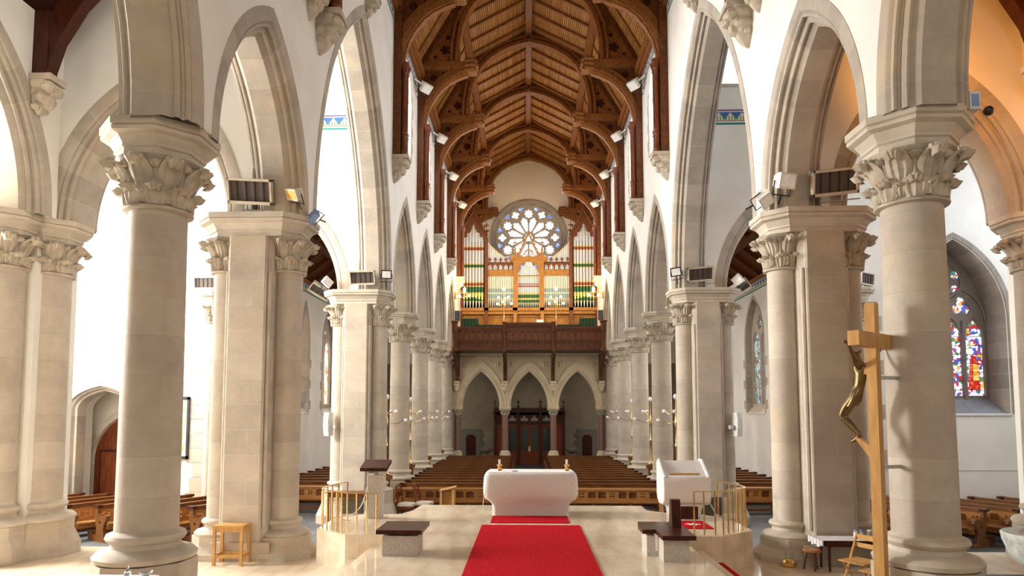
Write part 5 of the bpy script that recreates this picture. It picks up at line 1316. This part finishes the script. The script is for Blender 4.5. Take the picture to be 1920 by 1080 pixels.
# side table with white cloth
e = empty('side_table', (4.98, 10.78, -.06), 'dark table with a white cloth and bottles against the near right pier', 'table')
for x in (-.42, .42):
    for y in (-.15, .15): MB().tube([(x, y, 0), (x, y, .42)], [.018, .026], 8).build('leg', MAHOG, e)
MB().box(-.48, .48, -.2, .2, .38, .47).build('table_top', MAHOG, e, smooth=False)
mb = MB(); rows = []
for k in range(21):
    x = -.55 + k * .052; rows.append([(x, -.2, .474), (x, .2, .474), (x, .2, .480), (x, -.2, .480)])
mb.grid(rows, True, capa=True, capb=True)
for k in range(8): y = -.22 + k * .06; mb.box(-.56 - .012 * (k % 2), -.535 - .012 * (k % 2), y, y + .06, .40 - .02 * (k % 3), .48)
o = mb.build('table_cloth', WHITE, smooth=False); o.location = (4.98, 10.78, -.06); tag(o, 'white cloth hanging over the left end of the side table', 'cloth')
for k, x in enumerate((.1, .18)):
    b_ = empty('water_bottle', (4.98 + x, 10.86, .42), 'small white bottle with blue cap on the side table, %s one' % ('left' if k == 0 else 'right'), 'bottle', 'bottles on the side table')
    MB().lathe([(.03, 0), (.032, .01), (.032, .08), (.015, .1)], 12).build('body', WHITEP, b_); MB().lathe([(.032, .085), (.02, .1), (.02, .12), (.01, .122)], 12).build('cap', BLUEP, b_)
b_ = empty('glass_jar', (5.3, 10.86, .42), 'clear glass jar on the side table', 'jar')
CG = simple('clear_glass', (.85, .9, .9), .08, trans=.85)
MB().lathe([(.035, 0), (.045, .02), (.045, .08), (.035, .1), (.035, .11)], 14).build('body', CG, b_); MB().lathe([(.038, .1), (.038, .115), (.01, .12)], 14).build('lid', WHITEP, b_)
o = MB().lathe([(.04, 0), (.05, .005), (.09, .07), (.085, .07), (.045, .012)], 18).build('glass_dish', CG); o.location = (5.42, 10.74, .42); tag(o, 'shallow clear dish at the right end of the side table', 'dish')
# folding chairs
def folding(label, loc, rz):
    e = empty('folding_chair', loc, label, 'folding chair', 'wooden folding chairs behind the cross', rz)
    for s in (-1, 1):
        MB().tube([(s * .19, -.18, 0), (s * .19, .2, .80)], .016, 6).build('leg', PINE, e); MB().tube([(s * .165, .2, 0), (s * .165, -.16, .44)], .014, 6).build('leg', PINE, e)
    mb = MB()
    for k in range(5): mb.box(-.19, .19, -.22 + k * .08, -.155 + k * .08, .44, .458)
    mb.build('seat', PINE, e, smooth=False)
    MB().box(-.19, .19, .165, .18, .70, .77).box(-.19, .19, .14, .155, .60, .66).build('backrest', PINE, e, smooth=False)
folding('light wooden folding chair, the left of two behind the wooden cross', (4.4, 9.3, -.06), math.radians(-62))
folding('light wooden folding chair, the right of two partly behind the wooden cross', (4.38, 8.7, -.06), math.radians(-62))
# red dining chairs beyond the platform
def chair(label, loc, rz):
    e = empty('upholstered_chair', loc, label, 'chair', 'dark red chairs with pale seats', rz)
    for x in (-.19, .19):
        MB().tube([(x, -.2, 0), (x, -.2, .2), (x, -.19, .42)], [.018, .022, .026], 8).build('leg', MAHOG, e)
        MB().tube([(x, .24, 0), (x, .2, .25), (x, .2, .45), (x, .22, .7), (x, .27, .98)], .022, 8).build('leg', REDWOOD, e)
    MB().grid([rrect(.22, .22, .06, .42), rrect(.24, .23, .07, .45), rrect(.23, .22, .07, .5), rrect(.16, .15, .05, .515)], True, capa=True, capb=True).build('seat', simple('pale_upholstery', (.72, .66, .58), .9) if not MATS.get('pale_upholstery') else MATS['pale_upholstery'], e)
    MB().box(-.22, .22, -.21, .2, .36, .42).build('apron', REDWOOD, e, smooth=False)
    mb = MB(); mb.tube([(-.2, .26, .92), (-.1, .28, 1.0), (.1, .28, 1.0), (.2, .26, .92)], .03, 8); mb.tube([(-.19, .215, .66), (.19, .215, .66)], .02, 8); mb.tube([(0, .215, .66), (0, .27, .95)], .02, 6); mb.build('backrest', REDWOOD, e)
chair('dark red wooden chair with pale seat, the left one beyond the platform', (-3.5, 19.0, -.68), math.radians(80))
chair('dark red wooden chair with pale seat, the right one beyond the platform', (-3.05, 19.25, -.68), math.radians(80))
e = empty('prayer_desk', (-2.32, 19.1, -.68), 'light pine kneeling desk in front of the left nave pews', 'prayer desk')
MB().box(-.24, -.18, -.2, .15, 0, .86).box(.1, .16, -.2, .15, 0, .9).build('side_board', PINE, e, smooth=False)
MB().plate([[(-.26, .84), (-.26, .87), (.2, .97), (.2, .94)]], -.24, .18, lambda u, v, d: (u, d, v)).build('desk_top', PINE, e, smooth=False)
MB().box(-.2, .12, -.25, -.1, .15, .2).box(-.2, .12, -.0, .02, .2, .8).build('kneeler', PINE, e, smooth=False)
e = empty('console_table', (-4.7, 17.45, -.68), 'brown console table with carved edge before the far left crossing pier', 'table')
for x in (-.55, .55):
    for y in (-.15, .15): MB().box(x - .025, x + .025, y - .025, y + .025, 0, .97).build('leg', OAK, e, smooth=False)
loops = [[(-.58, .8), (.58, .8), (.58, .97), (-.58, .97)]] + [circ(-.5 + k * .125, .83, .04, 8)[::-1] for k in range(9)]
MB().plate(loops, -.17, -.15, ffront(0)).build('apron', OAK, e, smooth=False); MB().box(-.62, .62, -.2, .2, .97, 1.0).build('table_top', OAK, e, smooth=False)
e = empty('wooden_stand', (3.55, 17.9, -.68), 'brown wooden stand behind the stone reading desk', 'stand')
for x in (-.12, .12):
    for y in (-.15, .15): MB().box(x - .02, x + .02, y - .02, y + .02, 0, .85).build('leg', PINE, e, smooth=False)
MB().box(-.18, .18, -.2, .2, .85, .9).build('top', PINE, e, smooth=False)
def cable(pts, label):
    pts = [Vector(p) for p in pts]; q = []
    for i in range(len(pts) - 1):
        p0, p1, p2, p3 = pts[max(i - 1, 0)], pts[i], pts[i + 1], pts[min(i + 2, len(pts) - 1)]
        for k in range(6):
            t = k / 6; q.append(.5 * ((2 * p1) + (p2 - p0) * t + (2 * p0 - 5 * p1 + 4 * p2 - p3) * t * t + (3 * p1 - p0 - 3 * p2 + p3) * t ** 3))
    tag(MB().tube(q + [pts[-1]], .007, 6).build('cable', WHITEP), label, 'cable')
cable([(-.86, 12.25, .95), (-.9, 12.2, .7), (-.8, 12.15, .55), (-.72, 12.2, .507)], 'thin white cable hanging at the left side of the altar')
cable([(3.1, 12.1, .85), (3.2, 12.05, .65), (3.25, 12.0, .52), (3.05, 11.9, .507)], 'thin white cable beside the right reading desk')
cable([(-3.0, 12.2, 1.1), (-3.1, 12.1, .7), (-3.3, 11.9, .507), (-3.2, 11.75, .507), (-3.38, 11.8, .507)], 'thin white cable beside the left granite lectern')
# ================================================================== CRUCIFIX
e = empty('standing_crucifix', (3.80, 7.62, 0), 'tall light wooden cross with a slender bronze figure, fixed to the front right column', 'crucifix', rz=math.radians(40))
MB().box(-.055, .055, -.055, .055, -.06, 3.62).build('post', PINE, e, smooth=False)
MB().box(-.47, .47, -.06, .06, 3.12, 3.28).build('cross_beam', PINE, e, smooth=False)
MB().plate([[(.05, 2.02), (.05, 1.88), (.2, 2.08), (.2, 2.12)]], -.05, .05, lambda u, v, d: (d, u, v)).build('foot_block', PINE, e, smooth=False)
MB().box(-.05, .05, .05, .12, 2.82, 2.9).build('back_block', PINE, e, smooth=False)
# figure: one continuous skinned body; arms raised, knees bent
J = [((0, .17, 2.62), .058), ((0, .15, 2.74), .062), ((0, .13, 2.84), .075), ((0, .135, 2.92), .045), ((0, .165, 2.98), .030), ((0, .185, 3.03), .042), ((0, .19, 3.08), .036),
     ((-.09, .13, 2.91), .035), ((-.22, .11, 3.0), .026), ((-.36, .085, 3.1), .019), ((-.42, .08, 3.15), .016),
     ((.09, .13, 2.91), .035), ((.22, .11, 3.0), .026), ((.36, .085, 3.1), .019), ((.42, .08, 3.15), .016),
     ((-.045, .21, 2.56), .05), ((-.05, .31, 2.44), .045), ((-.05, .36, 2.34), .034), ((-.035, .27, 2.24), .034), ((-.02, .17, 2.13), .02), ((-.02, .22, 2.08), .016), ((-.02, .27, 2.05), .013),
     ((.045, .21, 2.56), .05), ((.05, .31, 2.44), .045), ((.05, .36, 2.34), .034), ((.035, .27, 2.24), .034), ((.02, .17, 2.13), .02), ((.02, .22, 2.08), .016), ((.02, .27, 2.05), .013)]
E_ = [(0, 1), (1, 2), (2, 3), (3, 4), (4, 5), (5, 6), (3, 7), (7, 8), (8, 9), (9, 10), (3, 11), (11, 12), (12, 13), (13, 14), (0, 15), (15, 16), (16, 17), (17, 18), (18, 19), (19, 20), (20, 21), (0, 22), (22, 23), (23, 24), (24, 25), (25, 26), (26, 27), (27, 28)]
for sx, hnd in ((-1, 10), (1, 14)):
    bx, by, bz = J[hnd][0]
    for k in range(5):
        dx_, dz_ = ((.045, .0), (.042, .014), (.044, .028), (.036, .04), (.01, .05))[k]
        J.append(((bx + sx * dx_ * .6, by + .012, bz + dz_ * .6), .006)); J.append(((bx + sx * dx_, by + .025, bz + dz_), .0045))
        E_ += [(hnd, len(J) - 2), (len(J) - 2, len(J) - 1)]
me = bpy.data.meshes.new('bronze_figure'); me.from_pydata([p for p, r_ in J], E_, []); me.materials.append(BRONZE)
fig = bpy.data.objects.new('bronze_figure', me); COL.objects.link(fig); fig.parent = e
sk = fig.modifiers.new('skin', 'SKIN'); sk.use_smooth_shade = True
for i, (p, r_) in enumerate(J): me.skin_vertices[0].data[i].radius = (r_, r_) if me.skin_vertices else (r_, r_)
if me.skin_vertices: me.skin_vertices[0].data[0].use_root = True
sb = fig.modifiers.new('sub', 'SUBSURF'); sb.levels = 2; sb.render_levels = 2
mb = MB()
for k in range(14):
    a = 2 * PI * k / 14; b_ = a + .7
    mb.tube([(.045 * math.cos(a), .19 + .045 * math.sin(a), 3.07), (.062 * math.cos(b_), .19 + .062 * math.sin(b_), 3.09 + .015 * (k % 2))], .005, 5)
mb.build('thorn_crown', BRONZE, fig)
mb = MB(); rows = []
for z, hx, hy, cy in ((2.66, .062, .05, .165), (2.6, .085, .06, .185), (2.52, .095, .075, .215), (2.46, .09, .07, .255)): rows.append([(hx * math.cos(2 * PI * k / 16), cy + hy * math.sin(2 * PI * k / 16), z) for k in range(16)])
mb.grid(rows, True); mb.build('loincloth', BRONZE, fig)
MB().box(-.012, .012, .0, .055, 3.0, 3.05).build('face_bar', BRONZE, fig, smooth=False)
ci, si = math.cos(-math.radians(40)), math.sin(-math.radians(40))
for k, z in enumerate((2.78, 1.78)):
    mb = MB(); mb.M = RZ(-math.radians(19)); mb.box(.05, .36, -.015, .015, z - .02, z + .02); mb.build('steel_bracket', STEEL, e, smooth=False)
# ================================================================== FONT, NEAR TABLE
e = empty('stone_font', (6.42, 8.6, -.06), 'large pale green marble font bowl at the bottom right corner', 'font')
MB().lathe([(.16, 0), (.18, .1), (.2, .4), (.26, .5)], 24).build('pedestal', FONTST, e)
mb = MB().lathe([(.26, .48), (.38, .55), (.47, .68), (.53, .84), (.545, .93), (.53, .945), (.36, .945), (.33, .93), (.3, .9), (.0, .885)], 40); mb.build('bowl', FONTST, e)
MB().lathe([(.33, .93), (.36, .9), (.0, .9)], 32).build('water', simple('font_copper', (.35, .17, .08), .25, .5), e)
MB().lathe([(.03, .94), (.035, .96), (.02, 1.0), (.05, 1.06), (.04, 1.12), (.01, 1.14)], 12, (-.02, -.44)).build('finial', FONTST, e)
e = empty('near_table', (-4.5, 6.6, -.06), 'white-covered table in front of the big left column, only its far edge in view', 'table')
for x in (-.5, .5):
    for y in (-.3, .3): MB().box(x - .02, x + .02, y - .02, y + .02, 0, .74).build('leg', PINE, e, smooth=False)
MB().box(-.55, .58, -.35, .35, .735, .765).build('table_top', WHITE, e, smooth=False)
b_ = empty('glass_bottle', (-4.2, 6.85, .705), 'small clear cruet bottle at the bottom left in front of the big column', 'bottle')
MB().lathe([(.028, 0), (.035, .01), (.035, .05), (.012, .075), (.01, .1)], 14).build('body', CG, b_); MB().sphere((0, 0, .11), .013, 8).build('stopper', CG, b_)
o = MB().lathe([(.03, 0), (.035, .005), (.075, .05), (.07, .05), (.033, .012)], 18).build('glass_dish', CG); o.location = (-4.03, 6.88, .705); tag(o, 'small clear glass dish at the bottom left beside the cruet bottle', 'dish')
# pipes and hanging brackets on the wall above the aisle arches
for s in (-1, 1):
    tag(MB().tube([(s * 5.75, 10.98, 6.1), (s * 5.75, 10.98, 10.8)], .02, 6).build('wall_pipe', WHITEP), 'thin white pipe on the wall above the %s choir aisle arch' % ('left' if s < 0 else 'right'), 'pipe')
    for k, (x, z) in enumerate(((7.95, 7.0),)):
        o = MB(); o.M = T(s * 8.18, 10.42, 7.9) @ RZ(PI if s > 0 else 0); corbel_bm(o, .3, .6, .3); q = o.build('wall_corbel', CARVED); tag(q, 'carved corbel under the dark aisle roof brace at the upper %s' % ('left' if s < 0 else 'right'), 'corbel')
        mb = MB()
        mb.box(*sorted((s * 7.95, s * 8.2)), 10.3, 10.55, 7.9, 9.0)
        P = [(7.95, 8.0), (7.8, 8.5), (7.45, 9.1), (6.9, 9.7), (6.2, 10.2), (5.4, 10.6)]; Q = offs(P, .35)
        mb.grid([[(s * p[0], 10.32, p[1]), (s * p[0], 10.54, p[1]), (s * q_[0], 10.54, q_[1]), (s * q_[0], 10.32, q_[1])] for p, q_ in zip(P, Q)], True, capa=True, capb=True)
        tag(mb.build('roof_brace', MAHOG), 'dark curved timber brace under the %s choir aisle roof' % ('left' if s < 0 else 'right'), 'roof brace')
    q = MB(); q.M = T(s * 8.98, 20.6, 6.4) @ RZ(PI if s > 0 else 0); corbel_bm(q, .4, .7, .5); o = q.build('wall_corbel', CARVED); tag(o, 'stone corbel below the roof post of the %s side aisle' % ('left' if s < 0 else 'right'), 'corbel')
    MB().box(*sorted((s * 8.6, s * 8.95)), 20.45, 20.75, 6.4, 7.7).build('post', MAHOG, o, smooth=False)
    lx = s * 7.9
point('right_chapel_lamp', (6.2, 9.2, 7.6), 200, (1, .36, .04), .15, 'SPOT', (7.6, 11.0, 8.2), 150)
point('right_chapel_lamp_low', (7.0, 8.0, 6.2), 70, (1, .38, .05), .3)
for o in bpy.data.objects:
    if '_used' in o: del o['_used']
